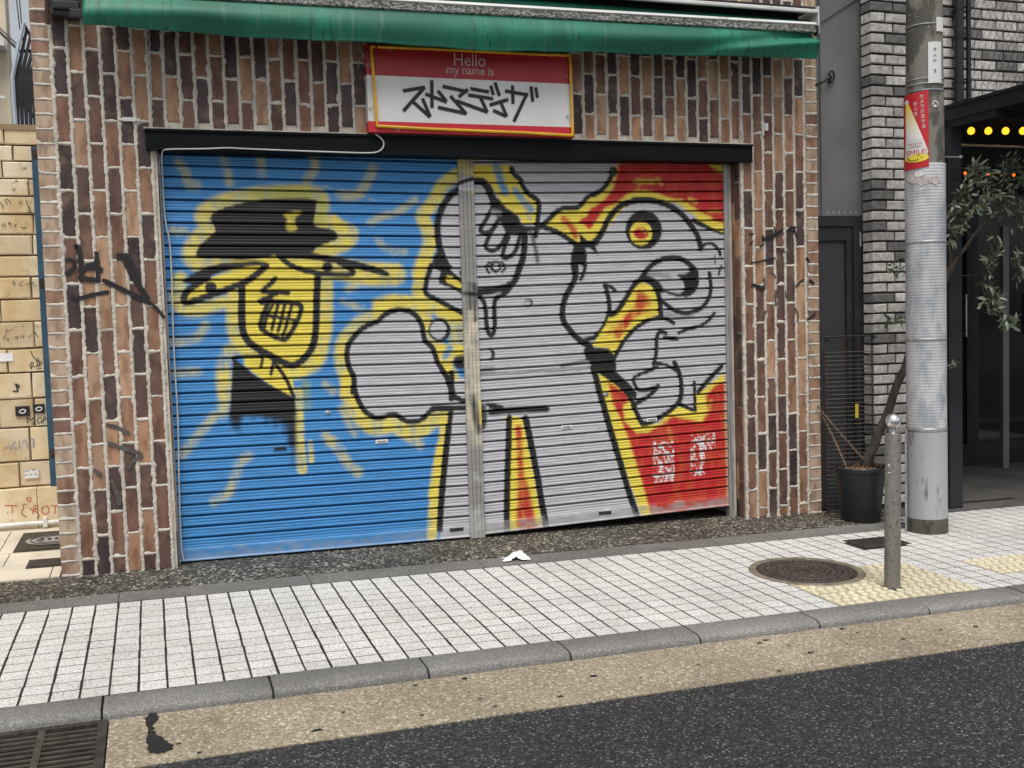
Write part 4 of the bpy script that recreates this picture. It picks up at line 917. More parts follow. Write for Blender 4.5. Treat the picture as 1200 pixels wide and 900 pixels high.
# slack cable from the sign along the lintel and down the left jamb
cab = [fy(421,52,-.03), fy(428,72,-.03), fy(434,80,-.05)]
m = MB(); m.tube(chaikin(cab, 2), .0025, 5); m.tube(chaikin([fy(418,55,-.03), fy(427,65,-.04), fy(433,70,-.05)], 2), .002, 5); m.tube(chaikin([fy(419,80,-.03), fy(423,65,-.03), fy(430,64,-.05)], 2), .0018, 5)
o = m.obj('tie_wires', MT['white_pvc']); child(o, sg)
cpts = [fy(440,157,-.055), fy(448,163,-.05), fy(450.5,170,-.05), fy(446,177,-.052), fy(436,179.5,-.052), fy(400,178.5,-.05), fy(330,176,-.05), fy(280,174,-.05), fy(266,173,-.05), fy(240,174.5,-.05), fy(195,174.5,-.05), fy(189,177,-.03), fy(190,200,.06), fy(193,260,.06), fy(199,280,.06), fy(201.5,330,.06), fy(203,400,.06), fy(206,450,.06), fy(209,500,.06), fy(209.5,560,.06), fy(212,640,.06), fy(215,656,.06)]
m = MB(); m.tube(chaikin(cpts, 2), .0042, 6)
cable = smooth_by_angle(m.obj('power_cable', MT['white_pvc'])); tag(cable, 'thin white cable sagging from the name sign along the black lintel', 'cable')

# ================================================================== ALLEY ON THE LEFT
al = MB(); al.gbox(-9, BL-.02, .004, 3.4, -.3, .004); alley = tag(al.obj('alley_pavement', MT['stone_mortar']), kind='structure')
yy = 0.012; r = 0
while yy < 1.40:
    x = -3.0-.31*(r % 2)+random.uniform(-.1,.1); d_ = random.uniform(.30,.36)
    while x < BL-.025:
        w2 = random.uniform(.5,.72); x2 = min(x+w2, BL-.022); m = MB(); m.gbox(x+.003, x2-.003, yy+.003, min(yy+d_, 1.415)-.003, -.01, .012+random.uniform(0,.002)); m.obj('paving_slab', MT['alley_slab'], alley); x = x2+.0001
    yy += d_; r += 1
WY = 1.50
sw_ = empty('stone_wall', (-1.5, WY, 0)); tag(sw_, 'cream stone block wall with marker tags beside the brick building', 'wall')
zs_ = [xz(10, v, WY)[1] for v in (150,170,189,209.5,230,251,275,299.5,325,351,377.5,409,437.5,468,502,542,572)]
m = MB(); m.box(-6, -.30, WY+.012, WY+.3, -.2, zs_[0]-.012); child(m.obj('wall_core', MT['stone_mortar']), sw_)
m = MB(); m.box(-6, -.30, WY-.012, WY+.32, zs_[0]-.0115, zs_[0]+.022); child(m.obj('coping', MT['stone']), sw_).color = (*s2l(150,130,105), 1)
spal = [s2l(226,212,184), s2l(214,200,174), s2l(230,218,194), s2l(206,190,160), s2l(222,204,170)]
for k in range(len(zs_)-1):
    x = -2.35+random.uniform(-.1,.1)
    while x < -.32:
        x2 = x+random.uniform(.20,.36); m = MB(); m.bbox(x+.004, min(x2, -.31)-.004, WY-random.uniform(.002,.012), WY+.02, zs_[k+1]+.005, zs_[k]-.005, .006)
        m.v = [(a+random.uniform(-.003,.003), b, c+random.uniform(-.003,.003)) for a, b, c in m.v]; o = child(m.obj('stone', MT['stone']), sw_); o.color = (*random.choice(spal), 1); x = x2
x = -2.4
while x < -.32:       # projecting base course
    x2 = min(x+random.uniform(.4,.6), -.30); m = MB(); m.box(x+.002, x2-.002, WY-.085, WY+.01, -.05, zs_[-1]-.004); o = child(m.obj('base_stone', MT['stone']), sw_); o.color = (*random.choice(spal), 1); x = x2
m = MB(); m.tube([(-3.5, WY-.11, .085), (-.4, WY-.11, .065)], .014, 10); m.box(-.80, -.775, WY-.130, WY-.0851, .04, .10); child(smooth_by_angle(m.obj('base_pipe', MT['white_rail'])), sw_)
MT['red_ink'] = plain('red_marker', (.50,.07,.05), .7, var=.2, bstr=0); MT['blue_ink'] = plain('blue_marker', (.10,.20,.36), .7, var=.2, bstr=0); MT['marker'] = plain('black_marker', (.03,.028,.026), .7, var=.3, bstr=0)
def wall_marks(strokes, o_, wpx, mat, name, y=WY-.0150):
    m = MB()
    for pts in strokes: 
        P = [xz(o_[0]+a/o_[2], o_[1]+b/o_[2], y) for a, b in pts]; P = chaikin(P, 2) if len(P) > 2 else np.array(P); m.ribbon(P, wpx/165, y-.0003*random.random())
    child(tag(m.obj(name, mat), kind=None), sw_)
wall_marks([[(0,130),(30,160),(20,185)],[(40,110),(65,145)],[(45,105),(70,100),(95,135)],[(160,115),(175,145)],[(185,115),(190,145)],[(230,110),(245,160),(270,210)],[(235,215),(285,215)],[(260,165),(255,200)]], (0,220,7.5), .7, MT['marker'], 'marker_tag')
wall_marks([[(20,320),(25,345)],[(40,310),(45,345)],[(75,300),(95,325)],[(70,320),(100,315)],[(125,345),(145,315)],[(225,310),(230,320)],[(185,350),(230,355)]], (0,220,7.5), .9, MT['marker'], 'marker_tag')
wall_marks([[(105,820),(125,860)],[(120,815),(135,850)],[(205,820),(170,840),(165,860),(200,860)],[(220,850),(260,835),(300,825),(290,845),(250,850)],[(290,860),(330,860)]], (0,220,7.5), .6, MT['marker'], 'marker_tag')
wall_marks([[(40,290),(75,200),(80,150),(95,190),(140,155)],[(80,290),(100,255),(95,300)],[(165,275),(185,240)],[(190,275),(210,225),(205,270)],[(245,260),(265,220),(280,265)],[(330,265),(335,230)],[(345,255),(400,190),(430,210)],[(380,175),(450,250)],[(185,120),(190,140)],[(255,115),(270,135)],[(400,115),(405,135)],[(430,120),(440,135)]], (0,370,10), .6, MT['marker'], 'marker_tag')
wall_marks([[(365,415),(380,470),(430,520),(495,550)],[(360,625),(365,530),(400,560),(360,625)],[(420,510),(450,600)],[(440,480),(470,600)],[(400,600),(495,560)],[(430,620),(490,615)]], (0,370,10), .7, MT['marker'], 'marker_tag')
wall_marks([[(180,795),(195,840),(230,830)],[(200,840),(205,880)],[(150,885),(215,885)],[(185,800),(230,825)]], (0,370,10), 1.6, MT['marker'], 'marker_tag')
wall_marks([[(130,185),(125,150),(145,175),(160,150),(165,185)],[(195,155),(175,160),(175,185),(195,182),(195,170)],[(200,185),(205,150),(218,160),(205,170)]], (0,450,4), 1.0, MT['marker'], 'marker_tag')
wall_marks([[(35,285),(55,305)],[(75,270),(50,290),(80,305)],[(90,265),(90,300)],[(105,280),(120,255),(130,300)],[(140,265),(160,250),(155,300)]], (0,450,4), .8, MT['blue_ink'], 'marker_tag')
wall_marks([[(50,325),(205,325)],[(140,325),(145,415)],[(310,310),(250,305),(285,350),(240,410),(310,460)],[(345,350),(400,400)],[(385,425),(400,310),(455,340),(395,375),(470,440),(430,470)],[(535,330),(490,350),(490,410),(540,430),(580,390),(560,330),(540,330)],[(600,325),(690,325)],[(650,330),(640,420)],[(340,225),(310,240),(330,280),(370,265),(350,225)],[(85,405),(95,425)]], (0,560,10), .8, MT['red_ink'], 'marker_tag', WY-.088)
for (x0, y0, x1, y1) in ((72,105,142,148), (155,95,212,135)):
    a = xz(x0/4, 450+y0/4, WY); b = xz(x1/4, 450+y1/4, WY); m = MB(); m.box(a[0], b[0], WY-.0165, WY-.0125, b[1], a[1]); s_ = child(m.obj('sticker', MT['ink']), sw_)
    m = MB(); cx, cz = (a[0]+b[0])/2, (a[1]+b[1])/2; m.ribbon(chaikin([(cx-.02,cz),(cx,cz+.014),(cx+.022,cz+.004),(cx+.006,cz-.014),(cx-.014,cz-.01),(cx-.02,cz)],2), .007, WY-.0172); q_ = m.obj('sticker_mark', MT['white']); q_.parent = s_
a = xz(115/4, 450+400/4, WY); b = xz(184/4, 450+438/4, WY); m = MB(); m.box(a[0], b[0], WY-.0165, WY-.0125, b[1], a[1]); child(m.obj('sticker', MT['white']), sw_)
m = MB()
for (uu, vv) in ((30,552),(33,551.5),(38,550.5),(41,550.2),(31,556.5),(36,556),(42,555.6)): c_ = xz(uu, vv, WY-.0168); m.ribbon([(c_[0]-.005,c_[1]+.003),(c_[0]+.005,c_[1]-.004)], .005, WY-.0170)
child(tag(m.obj('sticker_print', MT['ink']), kind='stuff'), sw_)
a = xz(0, 414, WY); b = xz(16, 423, WY); m = MB(); m.box(a[0]-.05, b[0], WY-.0165, WY-.0125, b[1], a[1]); child(m.obj('paper_scrap', MT['paper']), sw_)
# blue steel upright
bp = empty('blue_post', (-.71, WY-.05, zs_[-1])); tag(bp, 'flat blue painted steel upright against the cream stone wall', 'post')
p0, p1 = fy(43, 172, WY-.05), fy(64, 574, WY-.05)
m = MB(); m.box(p1[0]-.022, p1[0]+.026, WY-.05, WY-.035, zs_[-1]-.004, p0[2]); m.box(p1[0]-.022, p1[0]-.017, WY-.0349, WY-.0125, zs_[-1]-.004, p0[2]); child(m.obj('upright', MT['blue_steel']), bp)
for v in (181, 332, 532):
    z = xz(52, v, WY-.05)[1]; m = MB(); m.box(p1[0]-.018, p1[0]+.022, WY-.053, WY-.0501, z-.03, z+.03); m.add([(p1[0]+.002+.009*math.cos(t), WY-.062, z+.009*math.sin(t)) for t in np.linspace(0, 2*math.pi, 7)[:-1]]+[(p1[0]+.002+.011*math.cos(t), WY-.053, z+.011*math.sin(t)) for t in np.linspace(0, 2*math.pi, 7)[:-1]], [tuple(range(6))]+[(i, (i+1)%6, 6+(i+1)%6, 6+i) for i in range(6)])
    child(m.obj('bolt_plate', MT['cast_iron']), bp)
# covers in the alley paving
def rect_cover(name, pts, label, plate_=False, group=None):
    P = [gr(u, v, .016) for u, v in pts]; x0 = sum(p[0] for p in P[::3])/2; x1 = x0+.36; y0 = (P[2][1]+P[3][1])/2; y1 = (P[0][1]+P[1][1])/2; x0 = (P[0][0]+P[3][0])/2
    e = empty(name, (x0, y0, G(x0, y0, .012))); tag(e, label, 'cover', group)
    m = MB(); m.gbox(x0, x0+.44, y0, y1, .0125, .018); child(m.obj('cover_frame', MT['cast_iron']), e)
    m = MB(); m.gbox(x0+.02, x0+.42, y0+.02, y1-.02, .0182, .0205); child(m.obj('cover_plate', MT['cast_iron']), e)
    if plate_:
        cx, cy = x0+.21, (y0+y1)/2; R_ = min(.17, (y1-y0)/2-.03); nn = 28; m = MB(); m.add([(cx+R_*math.cos(t), cy+R_*math.sin(t), G(cx, cy, .0235)) for t in np.linspace(0, 2*math.pi, nn+1)[:-1]], [tuple(range(nn))]); d_ = child(m.obj('inlaid_disc', MT['steel']), e)
        m = MB()
        for rr in (.62, .85):
            m.tube([(cx+R_*rr*math.cos(t), cy+R_*rr*math.sin(t), G(cx, cy, .0245)) for t in np.linspace(0, 2*math.pi, 29)], .0035, 4)
        for k in range(5): m.gbox(cx-.09+.04*k, cx-.07+.04*k, cy-.025, cy+.025, .0236, .0265)
        o = child(m.obj('disc_relief', MT['cast_iron']), e); o['kind'] = 'stuff'
rect_cover('utility_cover', [(29,625),(70,622),(70,644),(14,647)], 'brown square utility cover with a pale inlaid disc in cream alley paving', True)
rect_cover('drain_cover', [(37,656.5),(70,653.5),(70,663),(27,666.5)], 'plain small rusty drain cover in cream alley paving')
# behind the alley wall: steel stair flank and a far cream block
st = empty('stair_flank', (-1.2, 3.0, 0)); tag(st, 'dark slatted steel stair flank with pale blue edge behind stone wall', 'staircase')
SYd = 3.0
e_ = [fy(28,27,SYd), fy(20,60,SYd), fy(14.5,92,SYd), fy(16,120,SYd), fy(19,155,SYd)]
m = MB()
for a, b in zip(e_[:-1], e_[1:]): m.tube([a, b], .017, 6)
child(m.obj('edge_rail', plain('pale_blue_paint', (.42,.50,.58), .5, var=.15)), st)
for k in range(6):
    du = 5.2*k+4; a0, a1, a2 = fy(28+du*.9, 33+k*6.5, SYd+.03), fy(15+du, 95, SYd+.03), fy(18+du*.95, 158, SYd+.03); m = MB(); m.tube([a0, a1, a2], [.012,.022,.016], 4); child(m.obj('slat', MT['navy_metal']), st)
for (u0, v0, u1, v1) in ((29,30,62,90), (17,90,60,78), (18,125,60,110), (22,60,60,60), (17,108,50,150), (20,150,60,152)):
    m = MB(); m.tube([fy(u0, v0, SYd+.07), fy(u1, v1, SYd+.07)], .016, 4); child(m.obj('brace', MT['navy_metal']), st)
for (u,v) in ((24,158),(50,158)):
    a = fy(u, v, SYd+.05); m = MB(); m.tube([(a[0], a[1], a[2]+.05), (a[0], a[1], -.05)], .025, 6); child(m.obj('stanchion', MT['navy_metal']), st)
fb = empty('far_building', (-4, 16, 0)); tag(fb, 'distant cream rendered apartment block with pale balcony railing', 'building')
a = fy(24, 20, 16); zb2_ = fy(10, 50, 16)[2]; m = MB(); m.box(-10, a[0]-.6, 15.9, 16.8, -.3, zb2_-1.6001); child(m.obj('lower_wall', MT['white_rail']), fb); m = MB(); m.box(-10, a[0]-.25, 16, 16.6, zb2_-1.6, 14); child(m.obj('wall', MT['cream_wall']), fb)  # lower wall coloured white to stand in for blown-out sky brightness
zb2 = fy(10, 50, 16)[2]; m = MB(); m.box(-10, a[0]-.26, 15.6, 15.995, zb2-.15, zb2-.02); o = child(m.obj('balcony_slab', MT['white_rail']), fb)
m = MB(); m.box(-10, a[0]-.3, 15.62, 15.67, zb2-1.1, zb2-1.05)
for k in range(40): m.box(-7+.14*k, -6.96+.14*k, 15.63, 15.66, zb2-1.05, zb2-.15) if -6.9+.14*k < a[0]-.4 else None
o = child(m.obj('railing', MT['white_rail']), fb); o['kind'] = 'stuff'
for k, (u0, v0, u1, v1) in enumerate(((0,35,20,57), (0,31,20,52), (13,0,24,40), (18,0,28,60))):
    m = MB(); A0, A1 = fy(u0-40*(1 if k < 2 else 0), v0-45*(1 if k < 2 else 0)-(60 if k > 1 else 0), 6), fy(u1, v1, 6 if k > 1 else SYd+.1); m.tube([A0, (A0+A1)/2+np.array([0,0,-.04]), A1], .012 if k == 0 else .006, 5)
    o = m.obj('overhead_wire', MT['black_paint']); tag(o, ('thick black overhead wire running down to the steel stair', 'thin overhead wire beside the thick one running to the stair', 'thin steep overhead wire in front of the cream apartment block', 'thin steep overhead wire at the edge of the cream block')[k], 'wire', 'overhead wires')

# ================================================================== GREY BRICK BUILDING WITH STOREFRONT
YG, GX = -0.10, 4.350
gb = empty('grey_brick_building', (GX, YG, 0)); tag(gb, 'grey brick building with black storefront porch behind the utility pole', 'building')
m = MB(); m.box(GX+.012, 4.95, YG+.012, 4, -.3, 5.2); m.box(4.9501, 14, YG+.012, .30, 2.62, 5.2); m.box(4.9501, 14, .3001, 4, 2.75, 5.2); m.box(4.9501, 14, 1.75, 4, -.3, 2.7499); m.box(8.5, 14, YG+.013, 1.7499, -.3, 2.6199)
child(m.obj('wall', MT['dark_mortar']), gb)
gpal = [(s2l(208,205,200), .34), (s2l(194,191,186), .26), (s2l(170,167,163), .14), (s2l(118,116,114), .14), (s2l(218,216,212), .12)]
CP, BP = .0665, .1785
gme = {}
def gbrick(x0, x1, z, dep):
    key = (round(x1-x0, 3), random.randrange(3), dep)
    if key not in gme:
        w_ = x1-x0; mm = MB(); mm.bbox(0, w_, 0, dep, 0, CP-.0135, .004); mm.v = [(a+random.uniform(-.0015,.0015), b+random.uniform(-.0012,.0012), c+random.uniform(-.0018,.0018)) for a, b, c in mm.v]; o = mm.obj('brick', MT['grey_brick']); gme[key] = o.data; bpy.data.objects.remove(o)
    o = bpy.data.objects.new('brick', gme[key]); o.location = (x0-GX, random.uniform(-.002,.002), z); q_ = random.random(); c = gpal[0][0]; s_ = 0
    for cc, pp in gpal:
        s_ += pp
        if q_ < s_: c = cc; break
    o.color = (*c, 1); link(o, gb)
for rw in range(51):
    z = -.03+rw*CP
    xs0 = [GX] + [GX+(BP*.66 if rw % 2 else BP)+BP*k for k in range(9)]
    for a, b in zip(xs0[:-1], xs0[1:]):
        lim = 4.82 if z < 2.56 else 5.75
        if a > lim-.02: break
        b = min(b, lim) if z < 2.56 else b
        if 4.58 < a and b < 4.90 and z < 2.2: continue          # wholly behind the pole
        if b-a > .03: gbrick(a, b-.0125, z, .10 if a == GX else .03)
# grey sheet panel and mesh door in the recess
m = MB(); m.box(BR_+.016, GX+.01, .02, .05, 1.866, 5.0); child(m.obj('sheet_panel', MT['panel']), gb)
a, b = fy(957,27,.01), fy(1014,-3,.01); m = MB(); m.add([(a[0]+.02,.008,a[2]),(GX+.0,.008,b[2]),(GX,.008,5),(a[0]+.02,.008,5),(a[0]+.02,.0195,a[2]),(GX,.0195,b[2]),(GX,.0195,5),(a[0]+.02,.0195,5)], [(0,1,2,3),(4,5,1,0),(7,6,5,4),(1,5,6,2),(0,3,7,4)]); child(m.obj('upper_sheet', MT['panel']), gb)
m = MB(); m.box(BR_+.045, BR_+.052, .0, .0195, 1.875, 3.4); child(m.obj('panel_seam', MT['panel']), gb)
for k in range(8):
    p = fy(963+6.6*k, 250, .01); m = MB(); m.add([(p[0]-.006,.006,p[2]-.004),(p[0]+.010,.006,p[2]-.004),(p[0]-.003,.006,p[2]+.022),(p[0]+.002,.0195,p[2]-.004)], [(0,1,2),(1,3,2),(0,2,3),(0,3,1)]); child(m.obj('spike', MT['steel']), gb)
m = MB(); m.box(BR_+.02, GX+.01, .012, .06, 1.80, 1.862); m.box(4.285, GX+.01, .010, .06, -.09, 1.7999); child(m.obj('door_frame', MT['dark_metal']), gb)
dr = MB(); dr.box(BR_+.02, 4.28, .022, .05, 1.71, 1.795); dr.box(4.235, 4.28, .022, .05, -.07, 1.7099); dr.box(BR_+.02, 4.2349, .040, .05, -.07, 1.7099); door = child(dr.obj('door', MT['dark_metal']), gb)
def mesh_perf():
    mm, nt, b = nodes('perforated_sheet'); P = pos(nt, (90,1,90)); f = nt.nodes.new('ShaderNodeVectorMath'); f.operation = 'FRACTION'; nt.links.new(P, f.inputs[0])
    s_ = nt.nodes.new('ShaderNodeVectorMath'); s_.operation = 'DISTANCE'; c_ = nt.nodes.new('ShaderNodeVectorMath'); c_.operation = 'MULTIPLY'; c_.inputs[1].default_value = (1,0,1); nt.links.new(f.outputs[0], c_.inputs[0]); nt.links.new(c_.outputs[0], s_.inputs[0]); s_.inputs[1].default_value = (.5,0,.5)
    nt.links.new(mixc(nt, ramp(nt, s_.outputs['Value'], .26, .34), (.006,.006,.006), (.05,.05,.052)), b.inputs['Base Color']); b.inputs['Roughness'].default_value = .45; return mm
m = MB(); m.box(BR_+.021, 4.225, .034, .0395, -.05, 1.69); q = m.obj('perforated_sheet', mesh_perf()); q.parent = door; q.matrix_parent_inverse = Matrix.Identity(4)
m = MB(); m.tube([fy(1008,272,.005), fy(1008.5,289,.005)], .006, 6); q = m.obj('handle', MT['steel']); q.parent = door
# hooked rod from the corner to a ring on the panel
m = MB(); m.tube([fy(955,100,-.0), fy(963,97,-.03), fy(971,91,-.02), fy(974,90,.01)], .009, 8); a = fy(974,90,.004); m.tube([(a[0]+.02*math.cos(t), .0-.004*math.sin(t), a[2]+.035*math.sin(t)) for t in np.linspace(0, 2*math.pi, 13)], .007, 6, False); child(m.obj('hook_rod', MT['black_paint']), gb)
# downpipes
for (u, r_) in ((1123.5, .030), (1135, .016)):
    p = fy(u, 60, -.16); m = MB(); m.tube([(p[0], -.16, 2.54), (p[0], -.16, 5)], r_, 12)
    for z in (2.72, 3.0, 3.18): m.tube([(p[0], -.16, z), (p[0], -.16, z+.012)], r_+.004, 12); m.box(p[0]-.006, p[0]+.006, -.155, -.09, z, z+.01)
    child(smooth_by_angle(m.obj('downpipe', MT['navy_metal'])), gb)
# bird netting over the upper brick
m = MB(); q = 0
for i in range(34):
    x0 = 5.0+.05*i-.5
    m.tube([(x0+.026*k*.5+(.008 if k % 2 else 0), -.106, 2.58+.026*k) for k in range(30) if 5.06 < x0+.013*k < 5.8] or [(5.1,-.106,2.6),(5.1,-.106,2.61)], .0011, 3)
    m.tube([(x0+1.1-.026*k*.5-(.008 if k % 2 else 0), -.108, 2.58+.026*k) for k in range(30) if 5.06 < x0+1.1-.013*k < 5.8] or [(5.1,-.108,2.6),(5.1,-.108,2.61)], .0011, 3)
tag(child(m.obj('wire_netting', MT['dark_mortar']), gb), kind='stuff')
# porch: post, canopy, soffit, side lining, glazed doors
m = MB(); m.bbox(4.828, 4.935, -.245, -.125, G(4.88,-.2)-.01, 2.41, .004); child(m.obj('porch_post', MT['navy_metal']), gb)
m = MB(); m.box(4.845, 4.90, -1.05, -.09, 2.455, 2.535); m.box(4.835, 9.5, -1.05, -.09, 2.536, 2.556); m.box(9.3, 9.4, -1.05, -.09, 2.455, 2.535); m.box(4.9001, 9.2999, -1.05, -1.00, 2.455, 2.535); child(m.obj('canopy', MT['navy_metal']), gb)
m = MB(); m.box(4.86, 4.91, -.62, -.125, 2.41, 2.4549); m.box(4.9101, 8.5, -.22, -.13, 2.49, 2.535); child(m.obj('canopy_beam', MT['navy_metal']), gb)
m = MB(); m.box(4.9501, 4.975, YG+.02, 1.70, -.10, 2.6199); child(m.obj('porch_side', MT['navy_metal']), gb)
m = MB(); m.box(4.976, 8.5, -.085, 1.70, 2.60, 2.6195); child(m.obj('porch_ceiling', MT['black_paint']), gb)
YD = 1.25
for k in range(5):
    x0 = 4.98+.70*k; dm = MB(); dm.box(x0, x0+.06, YD, YD+.05, -.09, 2.45); dm.box(x0+.64, x0+.698, YD, YD+.05, -.09, 2.45); dm.box(x0+.0601, x0+.6399, YD, YD+.05, -.09, .10); dm.box(x0+.0601, x0+.6399, YD, YD+.05, 2.35, 2.45); d_ = child(dm.obj('glazed_door', MT['navy_metal']), gb)
    m = MB(); m.box(x0+.0601, x0+.6399, YD+.02, YD+.028, .1001, 2.3499); q = m.obj('pane', MT['glass']); q.parent = d_
    m = MB(); m.tube([(x0+.60, YD-.035, 1.0), (x0+.60, YD-.035, 1.35)], .01, 6); m.box(x0+.595, x0+.605, YD-.03, YD, 1.02, 1.03); m.box(x0+.595, x0+.605, YD-.03, YD, 1.32, 1.33); q = m.obj('handle', MT['steel']); q.parent = d_
m = MB(); m.box(4.98, 8.49, YD, YD+.05, 2.4501, 2.5995); child(m.obj('transom', MT['black_paint']), gb)
p = fy(1179, 265, 1.0); m = MB(); m.box(p[0]-.03, p[0]+.03, 1.0, 1.04, -.09, p[2]); child(m.obj('grey_mullion', MT['panel']), gb)
p = fy(1124, 170, .3); m = MB(); m.tube([(4.976, .3, p[2]), (8.49, .3, p[2])], .008, 6); child(m.obj('lamp_rail', MT['steel']), gb)
m = MB(); a = fy(1108,184,-.3); b = fy(1126,184,-.3); m.tube([a, b], .005, 6); m.lathe([(.010,-.008),(.013,0),(.010,.008)], 8, tuple(b)); child(m.obj('bracket', MT['steel']), gb)
for k in range(5):
    p = fy(1138+20.2*k, 153.5, .3); m = MB(); m.lathe([(.004,-.026),(.018,-.020),(.0255,-.006),(.0255,.006),(.018,.020),(.008,.027)], 14, tuple(p)); bo = child(smooth_by_angle(m.obj('pendant_bulb', MT['bulb']), 80), gb)
    m = MB(); m.lathe([(.009,.027),(.009,.045),(.002,.05),(.002,2.60-p[2])], 8, tuple(p)); q = m.obj('lamp_flex', MT['black_paint']); q.parent = bo
for k in range(4):
    p = fy((1131, 1158, 1173, 1188)[k], (203, 205, 204.5, 205)[k], .95); m = MB(); m.lathe([(.004,-.014),(.012,-.006),(.012,.006),(.005,.014)], 10, tuple(p)); bo = child(smooth_by_angle(m.obj('amber_bulb', MT['bulb_dim']), 80), gb)
    m = MB(); m.lathe([(.004,.014),(.0015,.02),(.0015,2.60-p[2])], 6, tuple(p)); q = m.obj('lamp_flex', MT['black_paint']); q.parent = bo

# ================================================================== STREET FURNITURE
# utility pole
PC = np.array([4.258, -0.70]); pz = G(*PC); PR = .119
pole = empty('utility_pole', (PC[0], PC[1], pz)); tag(pole, 'concrete utility pole wrapped in ribbed white sheet beside the bollard', 'utility pole')
def plathe(prof, name, mat, n=40, sm=60): 
    m = MB(); m.lathe(prof, n); return smooth_by_angle(m.obj(name, mat, pole), sm)
plathe([(.1185,-.1),(.1185,.085),(.1165,.088)], 'base', MT['pole_base'])
plathe([(.1165,.0881),(.1155,.60),(.1155,.605)], 'sleeve', MT['pole_sleeve'])
for (za_, zb3) in ((.632,1.148),(1.152,1.718),(1.722,2.17)):
    pr_ = []; z = za_
    while z < zb3: pr_ += [(.1146,z),(.1146,z+.006),(.1137,z+.009),(.1137,z+.0145)]; z += .0175
    plathe(pr_, 'ribbed_sheet', MT['sheet'], 40, 30)
plathe([(.113,.6051),(.118,.612),(.118,.626),(.113,.6319)], 'clamp_band', MT['steel'])
for z in (1.150, 1.720): plathe([(.1135,z-.010),(.1165,z-.006),(.1165,z+.006),(.1135,z+.010)], 'clamp_band', MT['alu'])
plathe([(.108,2.1701),(.101,3.0),(.097,3.4),(.085,6.5)], 'shaft', MT['pole'])
for v in (27, 91, 97, 104.5, 196):
    z = fy(1090, v, -.79)[2]-pz; rr = .108-.0085*(z-2.17)
    plathe([(rr,z-.004),(rr+.0035,z-.0035),(rr+.0035,z+.0035),(rr,z+.004)], 'steel_strap', MT['steel'])
m = MB(); m.tube([(-.137,.02,-.02), (-.135,.02,.55), (-.130,.02,.62)], .006, 8); m.obj('earth_pipe', MT['steel'], pole)
TC = math.atan2(CAM[1]-PC[1], CAM[0]-PC[0])
def on_pole(u, v, r_, uc=1090.6, R_=21.2):
    s_ = max(-.985, min(.985, (u-uc)/R_)); th = TC+math.asin(s_); return (PC[0]+r_*math.cos(th), PC[1]+r_*math.sin(th), fy(u, v, -.79)[2])
def patch(u0, u1, v0, v1, r_, name, mat, root, th=.0025, skew=0, n=12):
    V = []; F = []
    for i in range(n+1):
        u = u0+(u1-u0)*i/n; dv = skew*(i/n)
        for (vv, rr) in ((v0+dv, r_), (v1+dv, r_), (v1+dv, r_-th), (v0+dv, r_-th)): V.append(on_pole(u, vv, rr))
    for i in range(n):
        for k in range(4): F.append((i*4+k, i*4+(k+1)%4, (i+1)*4+(k+1)%4, (i+1)*4+k))
    F += [(0,1,2,3), (n*4+3, n*4+2, n*4+1, n*4)]
    o = mesh_obj(name, V, F, mat); o.data.update()
    bmm = bmesh.new(); bmm.from_mesh(o.data); bmesh.ops.recalc_face_normals(bmm, faces=bmm.faces); bmm.to_mesh(o.data); bmm.free()
    return child(o, root)
def pole_poly(pts, o_, r_, name, mat, root):
    # subdivide so that the print follows the curve
    P = []
    for a, b in zip(pts, pts[1:]+pts[:1]):
        k = max(1, int(abs(b[0]-a[0])/12)); P += [(a[0]+(b[0]-a[0])*i/k, a[1]+(b[1]-a[1])*i/k) for i in range(k)]
    bmm = bmesh.new(); vs = [bmm.verts.new((a, b, 0)) for a, b in P]; f = bmm.faces.new(vs)
    x0 = min(p[0] for p in P); x1 = max(p[0] for p in P)
    for c in np.arange(x0+10, x1, 12): bmesh.ops.bisect_plane(bmm, geom=list(bmm.verts)+list(bmm.edges)+list(bmm.faces), plane_co=(c,0,0), plane_no=(1,0,0))
    bmesh.ops.triangulate(bmm, faces=bmm.faces)
    for v_ in bmm.verts: v_.co = on_pole(o_[0]+v_.co.x/o_[2], o_[1]+v_.co.y/o_[2], r_)
    me = bpy.data.meshes.new(name); bmm.to_mesh(me); bmm.free(); me.materials.append(mat); o = link(bpy.data.objects.new(name, me)); return child(o, root)
PS = (1060,100,7.5); pr0 = .1175
wp = empty('warning_poster', (PC[0]-.08, PC[1]-.08, pz+2.2)); tag(wp, 'red camera warning poster with white beam strapped round the pole', 'poster')
patch(1067.5, 1094.5, 108, 197.5, pr0, 'poster_board', MT['red2'], wp, .003, -2)
MT['lemon'] = plain('print_yellow', (.82,.66,.06), .5, var=.05, bstr=0)
MT['cream_print'] = plain('print_cream', (.80,.74,.40), .5, var=.03, bstr=0)
for k in range(9):
    y0_, y1_ = 140+k*36, 140+(k+1)*36; t_ = k/8; xr = lambda y: 112+(y-140)*(253-112)/(575-140)
    cc = tuple((1-t_)**1.3*a+(1-(1-t_)**1.3)*b for a, b in zip((.86,.68,.05), (.80,.79,.76)))
    pole_poly([(91,y0_),(xr(y0_),y0_),(xr(y1_),y1_),(90,y1_)], PS, pr0+.0012, 'beam_print', plain('beam_print', cc, .5, var=.03, bstr=0), wp)
pole_poly([(90,464),(xr(464),464),(253,575),(240,640),(84,640)], PS, pr0+.0011, 'beam_print', MT['white'], wp)
pole_poly([(84+0,632)]+[(172+86*math.cos(t), 632+36*math.sin(t)) for t in np.linspace(math.pi, 3*math.pi, 24)[1:-1]], PS, pr0+.0018, 'smiling_face', MT['lemon'], wp)
